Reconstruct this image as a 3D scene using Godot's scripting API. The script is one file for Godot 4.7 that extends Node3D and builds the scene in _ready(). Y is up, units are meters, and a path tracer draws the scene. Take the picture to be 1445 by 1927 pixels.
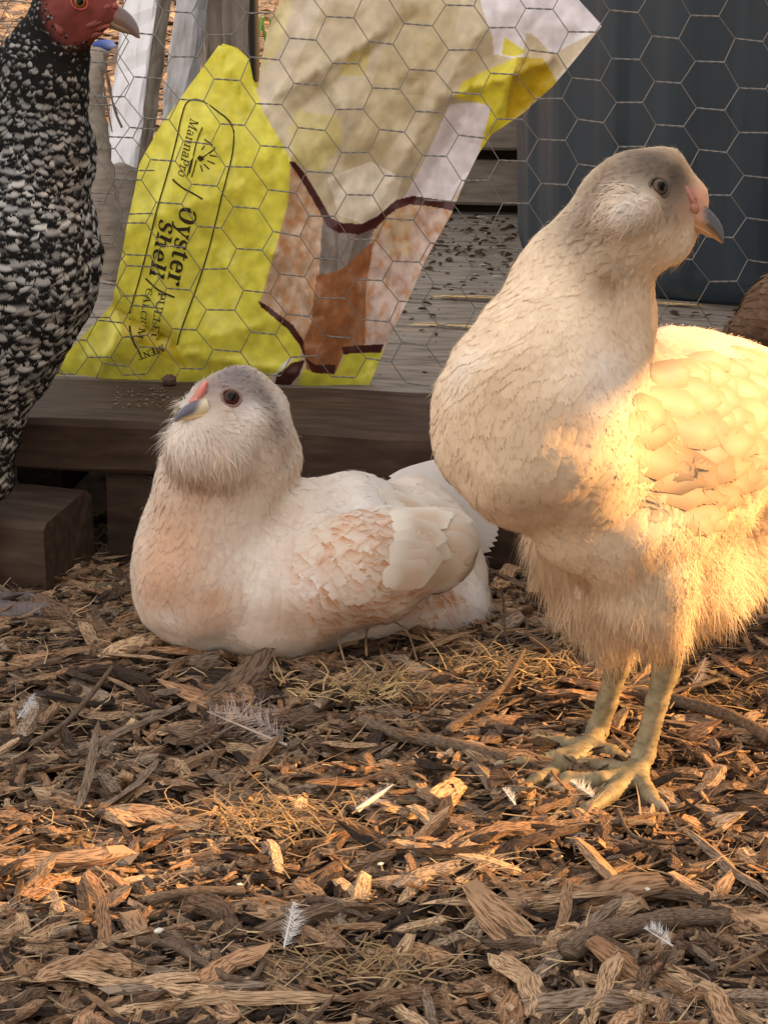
extends Node3D

# ---------------------------------------------------------------- camera model (pixels of the 1445 x 1927 photograph)
const CAM_H := 0.52
const PITCH := 0.314159
const FPX := 3595.83
var rng := RandomNumberGenerator.new()
var names := {}
var M := {}

func ray(px: float, py: float) -> Vector3:
	var x := (px - 722.5) / FPX
	var y := -(py - 963.5) / FPX
	return Vector3(x, y * cos(PITCH) - sin(PITCH), -cos(PITCH) - y * sin(PITCH))

func gnd(px: float, py: float, h := 0.0) -> Vector3:   # where a pixel meets the level h
	var d := ray(px, py)
	return Vector3(0, CAM_H, 0) + d * ((h - CAM_H) / d.y)

func vz(px: float, py: float, z: float) -> Vector3:     # where a pixel meets the upright plane z metres away
	var d := ray(px, py)
	return Vector3(0, CAM_H, 0) + d * (-z / d.z)

func mpp(p: Vector3) -> float:                          # metres in one pixel at a point
	return (p - Vector3(0, CAM_H, 0)).dot(Vector3(0, -sin(PITCH), -cos(PITCH))) / FPX

# ---------------------------------------------------------------- mesh buffer
class Buf:
	var v := PackedVector3Array()
	var n := PackedVector3Array()
	var c := PackedColorArray()
	var uv := PackedVector2Array()
	var i := PackedInt32Array()
	func add(p: Vector3, nn: Vector3, col: Color, t := Vector2.ZERO) -> int:
		v.append(p)
		n.append(nn)
		c.append(col)
		uv.append(t)
		return v.size() - 1
	func tri(a: int, b: int, d: int) -> void:
		var g := (v[b] - v[a]).cross(v[d] - v[a])
		if g.dot(n[a] + n[b] + n[d]) > 0.0:
			i.append(a); i.append(d); i.append(b)
		else:
			i.append(a); i.append(b); i.append(d)
	func quad(a: int, b: int, d: int, e: int) -> void:
		tri(a, b, d)
		tri(a, d, e)
	func flat(a: Vector3, b: Vector3, d: Vector3, col: Color, out: Vector3, ta := Vector2.ZERO, tb := Vector2.ZERO, td := Vector2.ZERO) -> void:
		var g := (b - a).cross(d - a)
		if g.length_squared() < 1e-16:
			return
		if g.dot(out) < 0.0:
			g = -g
		g = g.normalized()
		var k := add(a, g, col, ta)
		add(b, g, col, tb)
		add(d, g, col, td)
		tri(k, k + 1, k + 2)
	func flat4(a: Vector3, b: Vector3, d: Vector3, e: Vector3, col: Color, out: Vector3, ta := Vector2.ZERO, tb := Vector2.ZERO, td := Vector2.ZERO, te := Vector2.ZERO) -> void:
		flat(a, b, d, col, out, ta, tb, td)
		flat(a, d, e, col, out, ta, td, te)
	func mesh() -> ArrayMesh:
		var arr := []
		arr.resize(Mesh.ARRAY_MAX)
		arr[Mesh.ARRAY_VERTEX] = v
		arr[Mesh.ARRAY_NORMAL] = n
		arr[Mesh.ARRAY_COLOR] = c
		arr[Mesh.ARRAY_TEX_UV] = uv
		arr[Mesh.ARRAY_INDEX] = i
		var m := ArrayMesh.new()
		m.add_surface_from_arrays(Mesh.PRIMITIVE_TRIANGLES, arr)
		return m

# ---------------------------------------------------------------- naming and tagging
func numbered(called: String, parent: Node) -> String:
	var key := str(parent.get_instance_id()) + called
	var k: int = names.get(key, 0)
	names[key] = k + 1
	return called if k == 0 else "%s_%03d" % [called, k]

func tag(o: Node3D, label: String, category: String, group := "", kind := "") -> Node3D:
	if label: o.set_meta("label", label)
	if category: o.set_meta("category", category)
	if group: o.set_meta("group", group)
	if kind: o.set_meta("kind", kind)
	return o

func thing(called: String, at: Vector3, turn := 0.0) -> Node3D:
	var o := Node3D.new()
	o.name = numbered(called, self)
	add_child(o, true)
	o.position = at
	o.rotation.y = turn
	return o

func put(called: String, m: Mesh, mat: Material, parent: Node3D = null, at := Vector3.ZERO) -> MeshInstance3D:
	var o := MeshInstance3D.new()
	var par: Node = parent if parent else self
	o.name = numbered(called, par)
	o.mesh = m
	o.material_override = mat
	par.add_child(o, true)
	o.position = at
	return o

# a mesh given in world coordinates, hung under a thing
func put_world(called: String, b: Buf, mat: Material, parent: Node3D) -> MeshInstance3D:
	var o := put(called, b.mesh(), mat, parent)
	var t := Transform3D()
	var k: Node = parent
	while k != self:
		t = (k as Node3D).transform * t
		k = k.get_parent()
	o.transform = t.affine_inverse()
	return o

# ---------------------------------------------------------------- materials
func noise_image(seed_: int, freq: float, octaves: int, size := 256) -> Image:
	var f := FastNoiseLite.new()
	f.seed = seed_
	f.frequency = freq
	f.fractal_octaves = octaves
	f.fractal_type = FastNoiseLite.FRACTAL_FBM
	return f.get_seamless_image(size, size)

func ramp_tex(seed_: int, freq: float, octaves: int, cols: Array, size := 256) -> ImageTexture:
	var src := noise_image(seed_, freq, octaves, size)
	var g := Gradient.new()
	var offs := PackedFloat32Array()
	var cc := PackedColorArray()
	for k in cols.size():
		offs.append(k / float(cols.size() - 1))
		cc.append((cols[k] as Color).linear_to_srgb())
	g.offsets = offs
	g.colors = cc
	var im := Image.create(size, size, false, Image.FORMAT_RGB8)
	for y in size:
		for x in size:
			im.set_pixel(x, y, g.sample(src.get_pixel(x, y).r))
	return ImageTexture.create_from_image(im)

func mat(key: String, col: Color, rough := 0.8, spec := 0.4) -> StandardMaterial3D:
	var m := StandardMaterial3D.new()
	m.resource_name = key
	m.albedo_color = col.linear_to_srgb()
	m.roughness = rough
	m.metallic_specular = spec
	m.cull_mode = BaseMaterial3D.CULL_DISABLED
	M[key] = m
	return m

func vmat(key: String, rough := 0.8, spec := 0.4) -> StandardMaterial3D:
	var m := mat(key, Color.WHITE, rough, spec)
	m.vertex_color_use_as_albedo = true
	return m

func make_materials() -> void:
	var m := vmat("feather", 0.85, 0.15)
	m.backlight_enabled = true
	m.backlight = Color(0.4, 0.4, 0.4).linear_to_srgb()
	m = vmat("skin", 0.6, 0.4)
	m.subsurf_scatter_enabled = true
	m.subsurf_scatter_strength = 0.15
	m = vmat("beak", 0.35, 0.5)
	m = vmat("eye", 0.1, 0.28)
	# wood chips: a grain that runs along the chip, tinted per chip
	var grain := ramp_tex(11, 0.02, 5, [Color(0.2, 0.17, 0.15), Color(0.5, 0.45, 0.42), Color(0.85, 0.82, 0.8), Color(0.97, 0.96, 0.95), Color(1, 1, 1)], 256)
	M["grain_tex"] = grain
	var tones := [Color(0.34, 0.215, 0.125), Color(0.24, 0.15, 0.09), Color(0.11, 0.071, 0.047), Color(0.43, 0.295, 0.18), Color(0.22, 0.165, 0.12), Color(0.045, 0.031, 0.023), Color(0.30, 0.175, 0.098), Color(0.14, 0.095, 0.065)]
	for k in tones.size():
		m = mat("chip%d" % k, (tones[k] as Color) * 1.25, 0.85, 0.3)
		m.albedo_texture = grain
		m.uv1_scale = Vector3(1.3, 4.5, 1)
		m.heightmap_enabled = true
		m.heightmap_texture = grain
		m.heightmap_scale = 0.2
	m = vmat("chips", 0.85, 0.3)
	m.albedo_texture = grain
	m.uv1_scale = Vector3(1.3, 4.5, 1)
	m.heightmap_enabled = true
	m.heightmap_texture = grain
	m.heightmap_scale = 0.2
	vmat("strand", 0.7, 0.35)
	m = mat("soil", Color.WHITE, 0.95, 0.2)
	m.albedo_texture = ramp_tex(5, 0.03, 5, [Color(0.012, 0.008, 0.006), Color(0.04, 0.025, 0.016), Color(0.09, 0.055, 0.033), Color(0.14, 0.085, 0.05)], 256)
	m.uv1_triplanar = true
	m.uv1_world_triplanar = true
	m.uv1_scale = Vector3(6, 6, 6)
	m = mat("far_soil", Color.WHITE, 0.95, 0.2)
	m.albedo_texture = ramp_tex(6, 0.04, 5, [Color(0.06, 0.04, 0.03), Color(0.16, 0.115, 0.085), Color(0.26, 0.19, 0.13), Color(0.4, 0.3, 0.2)], 256)
	m.uv1_triplanar = true
	m.uv1_world_triplanar = true
	m.uv1_scale = Vector3(2.2, 2.2, 2.2)
	wood("timber", [Color(0.030, 0.018, 0.012), Color(0.046, 0.028, 0.019), Color(0.060, 0.038, 0.026), Color(0.085, 0.058, 0.042)], 21, 0.75)
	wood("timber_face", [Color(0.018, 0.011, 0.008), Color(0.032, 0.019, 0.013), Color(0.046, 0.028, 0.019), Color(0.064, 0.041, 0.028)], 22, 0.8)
	wood("grey_plank", [Color(0.085, 0.065, 0.05), Color(0.19, 0.158, 0.13), Color(0.24, 0.203, 0.17), Color(0.29, 0.25, 0.21)], 23, 0.85)
	wood("post_wood", [Color(0.09, 0.07, 0.055), Color(0.21, 0.175, 0.145), Color(0.29, 0.25, 0.21), Color(0.35, 0.31, 0.27)], 24, 0.9)
	wood("white_paint", [Color(0.42, 0.42, 0.44), Color(0.66, 0.66, 0.69), Color(0.72, 0.72, 0.76), Color(0.75, 0.75, 0.79)], 25, 0.6)
	wood("worn_paint", [Color(0.18, 0.165, 0.155), Color(0.38, 0.375, 0.38), Color(0.48, 0.48, 0.5), Color(0.55, 0.55, 0.58)], 26, 0.75)
	m = mat("wire", Color(0.21, 0.195, 0.18), 0.42, 0.5)
	m.metallic = 0.65
	m = mat("bin", Color(0.017, 0.029, 0.043), 0.38, 0.5)
	m.roughness_texture = ramp_tex(31, 0.02, 4, [Color(0.25, 0.25, 0.25), Color(0.9, 0.9, 0.9)], 256)
	m.roughness = 0.6
	m.uv1_triplanar = true
	m.uv1_scale = Vector3(3, 3, 3)
	m = mat("bark", Color.WHITE, 0.9, 0.3)
	m.albedo_texture = ramp_tex(41, 0.03, 5, [Color(0.04, 0.026, 0.018), Color(0.12, 0.08, 0.055), Color(0.21, 0.15, 0.105), Color(0.3, 0.23, 0.17)], 256)
	m.uv1_scale = Vector3(2, 6, 1)
	m.heightmap_enabled = true
	m.heightmap_texture = M["grain_tex"]
	m.heightmap_scale = 0.15

func wood(key: String, cols: Array, seed_: int, rough: float) -> void:
	var m := mat(key, Color.WHITE, rough, 0.3)
	m.albedo_texture = ramp_tex(seed_, 0.016, 7, cols, 512)
	m.heightmap_enabled = true
	m.heightmap_texture = m.albedo_texture
	m.heightmap_scale = 0.25
	m.uv1_triplanar = true
	m.uv1_scale = Vector3(1.7, 9.0, 9.0)
	m.uv1_offset = Vector3(seed_ * 0.13, seed_ * 0.37, seed_ * 0.21)

# ---------------------------------------------------------------- generic shapes
# a sawn board along x with chamfered, slightly uneven edges; centred
func board(l: float, h: float, d: float, seed_: int, jit := 0.0012, bev := 0.003, steps := 14) -> ArrayMesh:
	var r := RandomNumberGenerator.new()
	r.seed = seed_
	var b := Buf.new()
	var prev := []
	var mid := Vector3.ZERO
	for k in steps + 1:
		var x := -l / 2 + l * k / steps
		var ring := []
		for q in [[-1, 1, 0], [-1, 1, 1], [1, 1, 1], [1, 1, 0], [1, -1, 0], [1, -1, 1], [-1, -1, 1], [-1, -1, 0]]:
			var zz: float = q[0] * (d / 2 - (bev if q[2] == 1 else 0.0))
			var yy: float = q[1] * (h / 2 - (bev if q[2] == 0 else 0.0))
			ring.append(Vector3(x + (r.randf_range(-jit, jit) if k == 0 or k == steps else 0.0), yy + r.randf_range(-jit, jit), zz + r.randf_range(-jit, jit)))
		if k > 0:
			for q in 8:
				var o: Vector3 = ring[q] - Vector3(x, 0, 0)
				var o2: Vector3 = ring[(q + 1) % 8] - Vector3(x, 0, 0)
				b.flat4(prev[q], ring[q], ring[(q + 1) % 8], prev[(q + 1) % 8], Color.WHITE, Vector3(0, (o.y + o2.y) / h, (o.z + o2.z) / d))
		if k == 0 or k == steps:
			mid = Vector3(x, 0, 0)
			for q in 8:
				b.flat(ring[q], ring[(q + 1) % 8], mid, Color.WHITE, Vector3(-1 if k == 0 else 1, 0, 0))
		prev = ring
	return b.mesh()

# a round stick or wire through points; radii per point
func tube(b: Buf, pts: Array, radii: Array, sides: int, col: Color, caps := true, col2 = null) -> void:
	var up := Vector3(0.13, 0.97, 0.2)
	var prev := -1
	var dist := 0.0
	for k in pts.size():
		var p: Vector3 = pts[k]
		var d: Vector3 = ((pts[mini(k + 1, pts.size() - 1)] as Vector3) - (pts[maxi(k - 1, 0)] as Vector3)).normalized()
		if k > 0:
			dist += p.distance_to(pts[k - 1])
		var s := d.cross(up)
		if s.length() < 0.05:
			s = d.cross(Vector3(1, 0, 0))
		s = s.normalized()
		var t := s.cross(d).normalized()
		up = t
		var cc: Color = col if col2 == null else col.lerp(col2, k / float(pts.size() - 1))
		var first := b.v.size()
		for q in sides + 1:
			var a := TAU * q / sides
			var o := s * cos(a) + t * sin(a)
			b.add(p + o * radii[k], o, cc, Vector2(dist * 12.0, q / float(sides)))
		if prev >= 0:
			for q in sides:
				b.quad(prev + q, first + q, first + q + 1, prev + q + 1)
		if caps and (k == 0 or k == pts.size() - 1):
			var e := d * (-1.0 if k == 0 else 1.0)
			var m := b.add(p + e * radii[k] * 0.4, e, cc)
			for q in sides:
				b.tri(m, first + q, first + q + 1)
		prev = first

# an uneven ellipsoid
func blob(b: Buf, at: Vector3, ax: Basis, r: Vector3, col: Color, bump := 0.0, seed_ := 1, rings := 10, sides := 16) -> void:
	var f := FastNoiseLite.new()
	f.seed = seed_
	f.frequency = 1.6
	var first := b.v.size()
	for k in rings + 1:
		var th := PI * k / rings
		for q in sides + 1:
			var ph := TAU * q / sides
			var u := Vector3(sin(th) * cos(ph), cos(th), sin(th) * sin(ph))
			var s := 1.0 + bump * f.get_noise_3dv(u * 1.7)
			b.add(at + ax * (u * r * s), (ax * (u / r)).normalized(), col)
	for k in rings:
		for q in sides:
			var a := first + k * (sides + 1) + q
			b.quad(a, a + 1, a + sides + 2, a + sides + 1)

func smooth_path(pts: Array, per := 4) -> Array:
	var c := Curve3D.new()
	for k in pts.size():
		var t: Vector3 = ((pts[mini(k + 1, pts.size() - 1)] as Vector3) - (pts[maxi(k - 1, 0)] as Vector3)) / 6.0
		c.add_point(pts[k], -t, t)
	var out := []
	for k in pts.size() - 1:
		for q in per:
			out.append(c.sample(k, q / float(per)))
	out.append(pts[pts.size() - 1])
	return out

# ---------------------------------------------------------------- bodies: smooth union of tapered capsules, meshed as surface nets
const COAT := 0.0054      # depth of the feathers over the body
var bones := []
var G := PackedFloat32Array()
var g0 := Vector3.ZERO
var gc := 0.004
var gn := Vector3i.ZERO

# joints are [pixel x, pixel y, distance, radius in pixels]; feathers are [length, half width, lift, fuzz] in metres
func bone(a: Array, b: Array, flow: Vector3, f: Array) -> void:
	var pa := vz(a[0], a[1], a[2])
	var pb := vz(b[0], b[1], b[2])
	var ra: float = a[3] * mpp(pa)
	var rb: float = b[3] * mpp(pb)
	bones.append({"a": pa, "b": pb, "ra": ra - COAT * clampf(ra / 0.055, 0.3, 1.0), "rb": rb - COAT * clampf(rb / 0.055, 0.3, 1.0), "flow": flow.normalized(), "f": f})

func bone_w(pa: Vector3, pb: Vector3, ra: float, rb: float) -> void:
	bones.append({"a": pa, "b": pb, "ra": ra, "rb": rb, "flow": Vector3.DOWN, "f": [0, 0, 0, 0]})

func cap(p: Vector3, k: Dictionary) -> float:
	var a: Vector3 = k.a
	var ba: Vector3 = k.b - a
	var h := clampf((p - a).dot(ba) / maxf(ba.length_squared(), 1e-9), 0.0, 1.0)
	return (p - a - ba * h).length() - lerpf(k.ra, k.rb, h)

func build_grid(cell: float, k: float) -> void:
	gc = cell
	var lo := Vector3(9, 9, 9)
	var hi := -lo
	for e in bones:
		var r: float = maxf(e.ra, e.rb) + k * 0.5 + cell * 4
		lo = lo.min((e.a as Vector3).min(e.b) - Vector3(r, r, r))
		hi = hi.max((e.a as Vector3).max(e.b) + Vector3(r, r, r))
	g0 = lo
	gn = Vector3i(((hi - lo) / cell).ceil()) + Vector3i.ONE
	G.resize(gn.x * gn.y * gn.z)
	G.fill(0.08)
	for e in bones:
		var a: Vector3 = e.a
		var ba: Vector3 = e.b - a
		var inv := 1.0 / maxf(ba.length_squared(), 1e-9)
		var ra: float = e.ra
		var dr: float = e.rb - e.ra
		var r: float = maxf(e.ra, e.rb) + k + cell * 5
		var l := Vector3i(((a.min(e.b) - Vector3(r, r, r) - g0) / cell).floor()).clamp(Vector3i.ZERO, gn - Vector3i.ONE)
		var h := Vector3i(((a.max(e.b) + Vector3(r, r, r) - g0) / cell).ceil()).clamp(Vector3i.ZERO, gn - Vector3i.ONE)
		for z in range(l.z, h.z + 1):
			for y in range(l.y, h.y + 1):
				var at := (z * gn.y + y) * gn.x
				for x in range(l.x, h.x + 1):
					var p := Vector3(x, y, z) * cell + g0 - a
					var t := clampf(p.dot(ba) * inv, 0.0, 1.0)
					var d := (p - ba * t).length() - ra - dr * t
					var o := G[at + x]
					var q := maxf(k - absf(d - o), 0.0)
					G[at + x] = minf(d, o) - q * q / (4.0 * k)

func lumps(freq: float, amt: float, seed_: int) -> void:      # gentle unevenness of the coat
	var f := FastNoiseLite.new()
	f.seed = seed_
	f.frequency = freq
	f.fractal_octaves = 2
	for z in gn.z:
		for y in gn.y:
			var at := (z * gn.y + y) * gn.x
			for x in gn.x:
				if absf(G[at + x]) < 0.016:
					G[at + x] += f.get_noise_3d(g0.x + x * gc, g0.y + y * gc, g0.z + z * gc) * amt

func sd(p: Vector3) -> float:
	var q := (p - g0) / gc
	var i := Vector3i(q.floor())
	if i.x < 0 or i.y < 0 or i.z < 0 or i.x >= gn.x - 1 or i.y >= gn.y - 1 or i.z >= gn.z - 1:
		return 0.05
	var f := q - Vector3(i)
	var at := (i.z * gn.y + i.y) * gn.x + i.x
	var sy := gn.x
	var sz := gn.x * gn.y
	var a := lerpf(lerpf(G[at], G[at + 1], f.x), lerpf(G[at + sy], G[at + sy + 1], f.x), f.y)
	var b := lerpf(lerpf(G[at + sz], G[at + sz + 1], f.x), lerpf(G[at + sz + sy], G[at + sz + sy + 1], f.x), f.y)
	return lerpf(a, b, f.z)

func grad(p: Vector3, k := 0.9) -> Vector3:
	var e := gc * k
	var g := Vector3(sd(p + Vector3(e, 0, 0)) - sd(p - Vector3(e, 0, 0)), sd(p + Vector3(0, e, 0)) - sd(p - Vector3(0, e, 0)), sd(p + Vector3(0, 0, e)) - sd(p - Vector3(0, 0, e)))
	return g.normalized() if g.length_squared() > 1e-14 else Vector3.UP

func nets(color: Callable) -> Buf:
	var b := Buf.new()
	var ids := {}
	var sy := gn.x
	var sz := gn.x * gn.y
	var offs := [0, 1, sy, sy + 1, sz, sz + 1, sz + sy, sz + sy + 1]
	var edges := [[0, 1], [2, 3], [4, 5], [6, 7], [0, 2], [1, 3], [4, 6], [5, 7], [0, 4], [1, 5], [2, 6], [3, 7]]
	var near := gc * 1.8
	for z in gn.z - 1:
		for y in gn.y - 1:
			for x in gn.x - 1:
				var at := (z * gn.y + y) * gn.x + x
				if absf(G[at]) > near:
					continue
				var mask := 0
				for k in 8:
					if G[at + offs[k]] < 0.0:
						mask |= 1 << k
				if mask == 0 or mask == 255:
					continue
				var s := Vector3.ZERO
				var n := 0
				for e in edges:
					var va := G[at + offs[e[0]]]
					var vb := G[at + offs[e[1]]]
					if (va < 0.0) != (vb < 0.0):
						var t := va / (va - vb)
						var ca := Vector3(e[0] & 1, (e[0] >> 1) & 1, e[0] >> 2)
						var cb := Vector3(e[1] & 1, (e[1] >> 1) & 1, e[1] >> 2)
						s += ca.lerp(cb, t)
						n += 1
				var p := g0 + (Vector3(x, y, z) + s / n) * gc
				var nn := grad(p)
				ids[at] = b.add(p, nn, color.call(p, nn))
	for at in ids:
		var in0: bool = G[at] < 0.0
		for ax in 3:
			var step: int = [1, sy, sz][ax]
			if (G[at + step] < 0.0) == in0:
				continue
			var u: int = [sy, sz, 1][ax]
			var w: int = [sz, 1, sy][ax]
			if ids.has(at - u) and ids.has(at - w) and ids.has(at - u - w):
				b.quad(ids[at], ids[at - u], ids[at - u - w], ids[at - w])
	return b

func hit(px: float, py: float) -> Vector3:      # the first point of the body behind a pixel
	var d := ray(px, py).normalized()
	var p := Vector3(0, CAM_H, 0) + d * 0.8
	for k in 400:
		var s := sd(p)
		if s < 0.0002:
			break
		p += d * clampf(s * 0.8, 0.0004, 0.02)
	return p

func weights(p: Vector3) -> Array:               # blended [flow, length, width, lift, fuzz]
	var ds := PackedFloat32Array()
	var lo := 9.0
	for e in bones:
		var d := cap(p, e)
		ds.append(d)
		lo = minf(lo, d)
	var flow := Vector3.ZERO
	var f := [0.0, 0.0, 0.0, 0.0]
	var tot := 0.0
	for k in bones.size():
		var w := exp(-(ds[k] - lo) / 0.007)
		if w < 0.01:
			continue
		tot += w
		flow += bones[k].flow * w
		for q in 4:
			f[q] += bones[k].f[q] * w
	return [flow.normalized(), f[0] / tot, f[1] / tot, f[2] / tot, f[3] / tot]

# one body feather that follows the body's surface
func feather(b: Buf, p: Vector3, dir: Vector3, l: float, w: float, lift: float, paint: Callable, rows: int, r: RandomNumberGenerator, lift0 := -0.0006) -> void:
	var g := grad(p)
	var d := (dir - g * dir.dot(g)).normalized()
	var q := p
	var prev := -1
	var tone := r.randf_range(-1, 1)
	var skew := r.randf_range(-0.12, 0.12)
	var roll := w * r.randf_range(0.015, 0.05)
	for k in rows + 1:
		var t := k / float(rows)
		g = grad(q, 2.0)
		q += g * (lift0 + lift * t * t - sd(q)) * (1.0 if k > 0 else 0.8)
		d = (d - g * d.dot(g)).normalized()
		var side := g.cross(d)
		d = (d + side * skew * 0.25).normalized()
		var hw := w * (0.35 + 1.0 * sqrt(t) * (1.15 - 0.55 * t)) * (1.0 if k < rows else 0.5)
		var first := b.v.size()
		var cl: Color = paint.call(q, t, -1.0, tone)
		var cm: Color = paint.call(q, t, 0.0, tone)
		var cr: Color = paint.call(q, t, 1.0, tone)
		var cols := [cl, cl.lerp(cm, 0.5), cm, cm.lerp(cr, 0.5), cr]
		for j in 5:
			var s := (j - 2) / 2.0
			var back := 0.10 * l * s * s * (1.0 if t > 0.5 else t * 2)
			var pt := q + side * s * hw - d * back
			if j != 2:      # the vane lies along the coat on both sides of its shaft
				var over := sd(pt)
				if over < 0.02:
					pt += g * (lift0 + lift * t * t + roll * s - 0.0005 * s * s - over)
			b.add(pt, (g + side * s * 0.16 + d * 0.05 * t).normalized(), cols[j])
		if prev >= 0:
			for j in 4:
				b.quad(prev + j, prev + j + 1, first + j + 1, first + j)
		prev = first
		if k < rows:
			q += d * l / rows
	for j in 4:     # the frayed tip
		var a := prev + j
		var tip := (b.v[a] + b.v[a + 1]) * 0.5 + d * l * r.randf_range(0.04, 0.11) * (1.0 if j == 1 or j == 2 else 0.6)
		var z := b.add(tip, b.n[a], b.c[a])
		b.tri(a, a + 1, z)

func strand(b: Buf, p: Vector3, d: Vector3, side: Vector3, n: Vector3, l: float, w: float, droop: Vector3, c: Color) -> void:
	var m := p + d * l * 0.55
	var e := m + (d + droop).normalized() * l * 0.45
	var a0 := b.add(p - side * w, n, c)
	var a1 := b.add(p + side * w, n, c)
	var m0 := b.add(m - side * w * 0.7, n, c)
	var m1 := b.add(m + side * w * 0.7, n, c)
	var t := b.add(e, n, c)
	b.quad(a0, a1, m1, m0)
	b.tri(m0, m1, t)

func plumage(src: Buf, paint: Callable, seed_: int, skip: Array, rows := 5, density := 1.0) -> Array:
	var r := RandomNumberGenerator.new()
	r.seed = seed_
	var order := range(src.v.size())
	for k in range(order.size() - 1, 0, -1):
		var j := r.randi_range(0, k)
		var t = order[k]
		order[k] = order[j]
		order[j] = t
	var fb := Buf.new()
	var zb := Buf.new()
	var taken := {}
	for id in order:
		var p: Vector3 = src.v[id]
		var bare := false
		for s in skip:
			if p.distance_to(s[0]) < s[1]:
				bare = true
				break
		if bare:
			continue
		var w := weights(p)
		if w[1] < 0.002:
			continue
		var n: Vector3 = src.n[id]
		var gap: float = maxf(w[2] * 0.62 / density, 0.0012)
		var key := Vector3i((p / gap).floor())
		if not taken.has(key):
			taken[key] = true
			var dir: Vector3 = (w[0] as Vector3).rotated(n, r.randf_range(-0.22, 0.22))
			feather(fb, p, dir, w[1] * r.randf_range(0.8, 1.2), w[2] * r.randf_range(0.85, 1.15), w[3] * r.randf_range(0.6, 1.5), paint, rows, r)
		if w[4] > 0.0005:
			for k in (4 if w[4] > 0.009 else 1):
				if r.randf() > 0.8:
					continue
				var d: Vector3 = (w[0] as Vector3).rotated(n, r.randf_range(-0.5, 0.5))
				d = (d - n * d.dot(n)).normalized()
				var side := n.cross(d)
				d = (d + n * (r.randf_range(0.03, 0.22) if r.randf() < 0.8 or w[4] > 0.009 else r.randf_range(0.1, 0.7)) + side * r.randf_range(-0.25, 0.25)).normalized()
				if w[4] > 0.009: d = (d + n * r.randf_range(0.0, 0.4)).normalized()
				var pp: Vector3 = p + n * (w[3] * r.randf_range(0.2, 1.1)) + side * r.randf_range(-1, 1) * gc * 0.5 + d * r.randf_range(-1, 1) * gc * 0.5
				strand(zb, pp, d, side, (n + d * 0.2).normalized(), w[4] * r.randf_range(0.3, 1.55), 0.00022, Vector3(0, -0.25, 0), paint.call(p, 0.6, 0.0, r.randf_range(-1, 1)))
	return [fb, zb]

# a long stiff feather of a wing or a tail
func vane(b: Buf, p: Vector3, dir: Vector3, up: Vector3, l: float, w: float, bend: float, paint: Callable, r: RandomNumberGenerator, rows := 10) -> void:
	var d := dir.normalized()
	var q := p
	var prev := -1
	for k in rows + 1:
		var t := k / float(rows)
		var side := up.cross(d).normalized()
		var g := d.cross(side).normalized()
		var hw := w * (0.3 + 0.75 * sqrt(t)) * sqrt(maxf(1.0 - pow(t, 5.0), 0.03)) * r.randf_range(0.97, 1.03)
		var first := b.v.size()
		for j in 7:
			var s := (j - 3) / 3.0
			b.add(q + side * s * hw + g * (0.0005 if j == 3 else 0.0) - g * 0.14 * hw * s * s - d * absf(s) * w * 0.35, (g + side * s * 0.3).normalized(), paint.call(q, t, s, 0.0))
		if prev >= 0:
			for j in 6:
				b.quad(prev + j, prev + j + 1, first + j + 1, first + j)
		prev = first
		d = (d - g * bend / rows).normalized()
		q += d * l / rows

# beak: upper and lower mandible lofted along a drooping line
func beak(parent: Node3D, at: Vector3, dir: Vector3, l: float, h: float, w: float, top: Color, tip: Color, low: Color) -> void:
	var side := dir.cross(Vector3.UP).normalized()
	var up := side.cross(dir).normalized()
	for part in 2:
		var b := Buf.new()
		var prev := -1
		var n := 10
		var sides := 14
		for k in n + 1:
			var t := k / float(n)
			var fall := (0.26 * h * t * t + 0.24 * h * pow(t, 6.0)) if part == 0 else 0.12 * h * t
			var c := at + dir * l * (t if part == 0 else t * 0.86) - up * (fall + (0.0 if part == 0 else h * 0.28))
			var rr := sqrt(maxf(1.0 - pow(t, 1.7), 0.004))
			var hh := h * rr * (0.5 if part == 0 else 0.26)
			var ww := w * rr * (0.5 if part == 0 else 0.44)
			var first := b.v.size()
			for q in sides + 1:
				var a := TAU * q / sides
				var o := side * cos(a) * ww + up * sin(a) * hh
				var col := low
				if part == 0:
					col = top.lerp(tip, smoothstep(0.28, 0.55, t + 0.25 * sin(a)))
					col = col.lerp(low, smoothstep(0.1, -0.7, sin(a)) * 0.8)
				b.add(c + o, (side * cos(a) / maxf(ww, 1e-5) + up * sin(a) / maxf(hh, 1e-5)).normalized(), col)
			if prev >= 0:
				for q in sides:
					b.quad(prev + q, prev + q + 1, first + q + 1, first + q)
			prev = first
		put_world("upper_beak" if part == 0 else "lower_beak", b, M.beak, parent)

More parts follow.
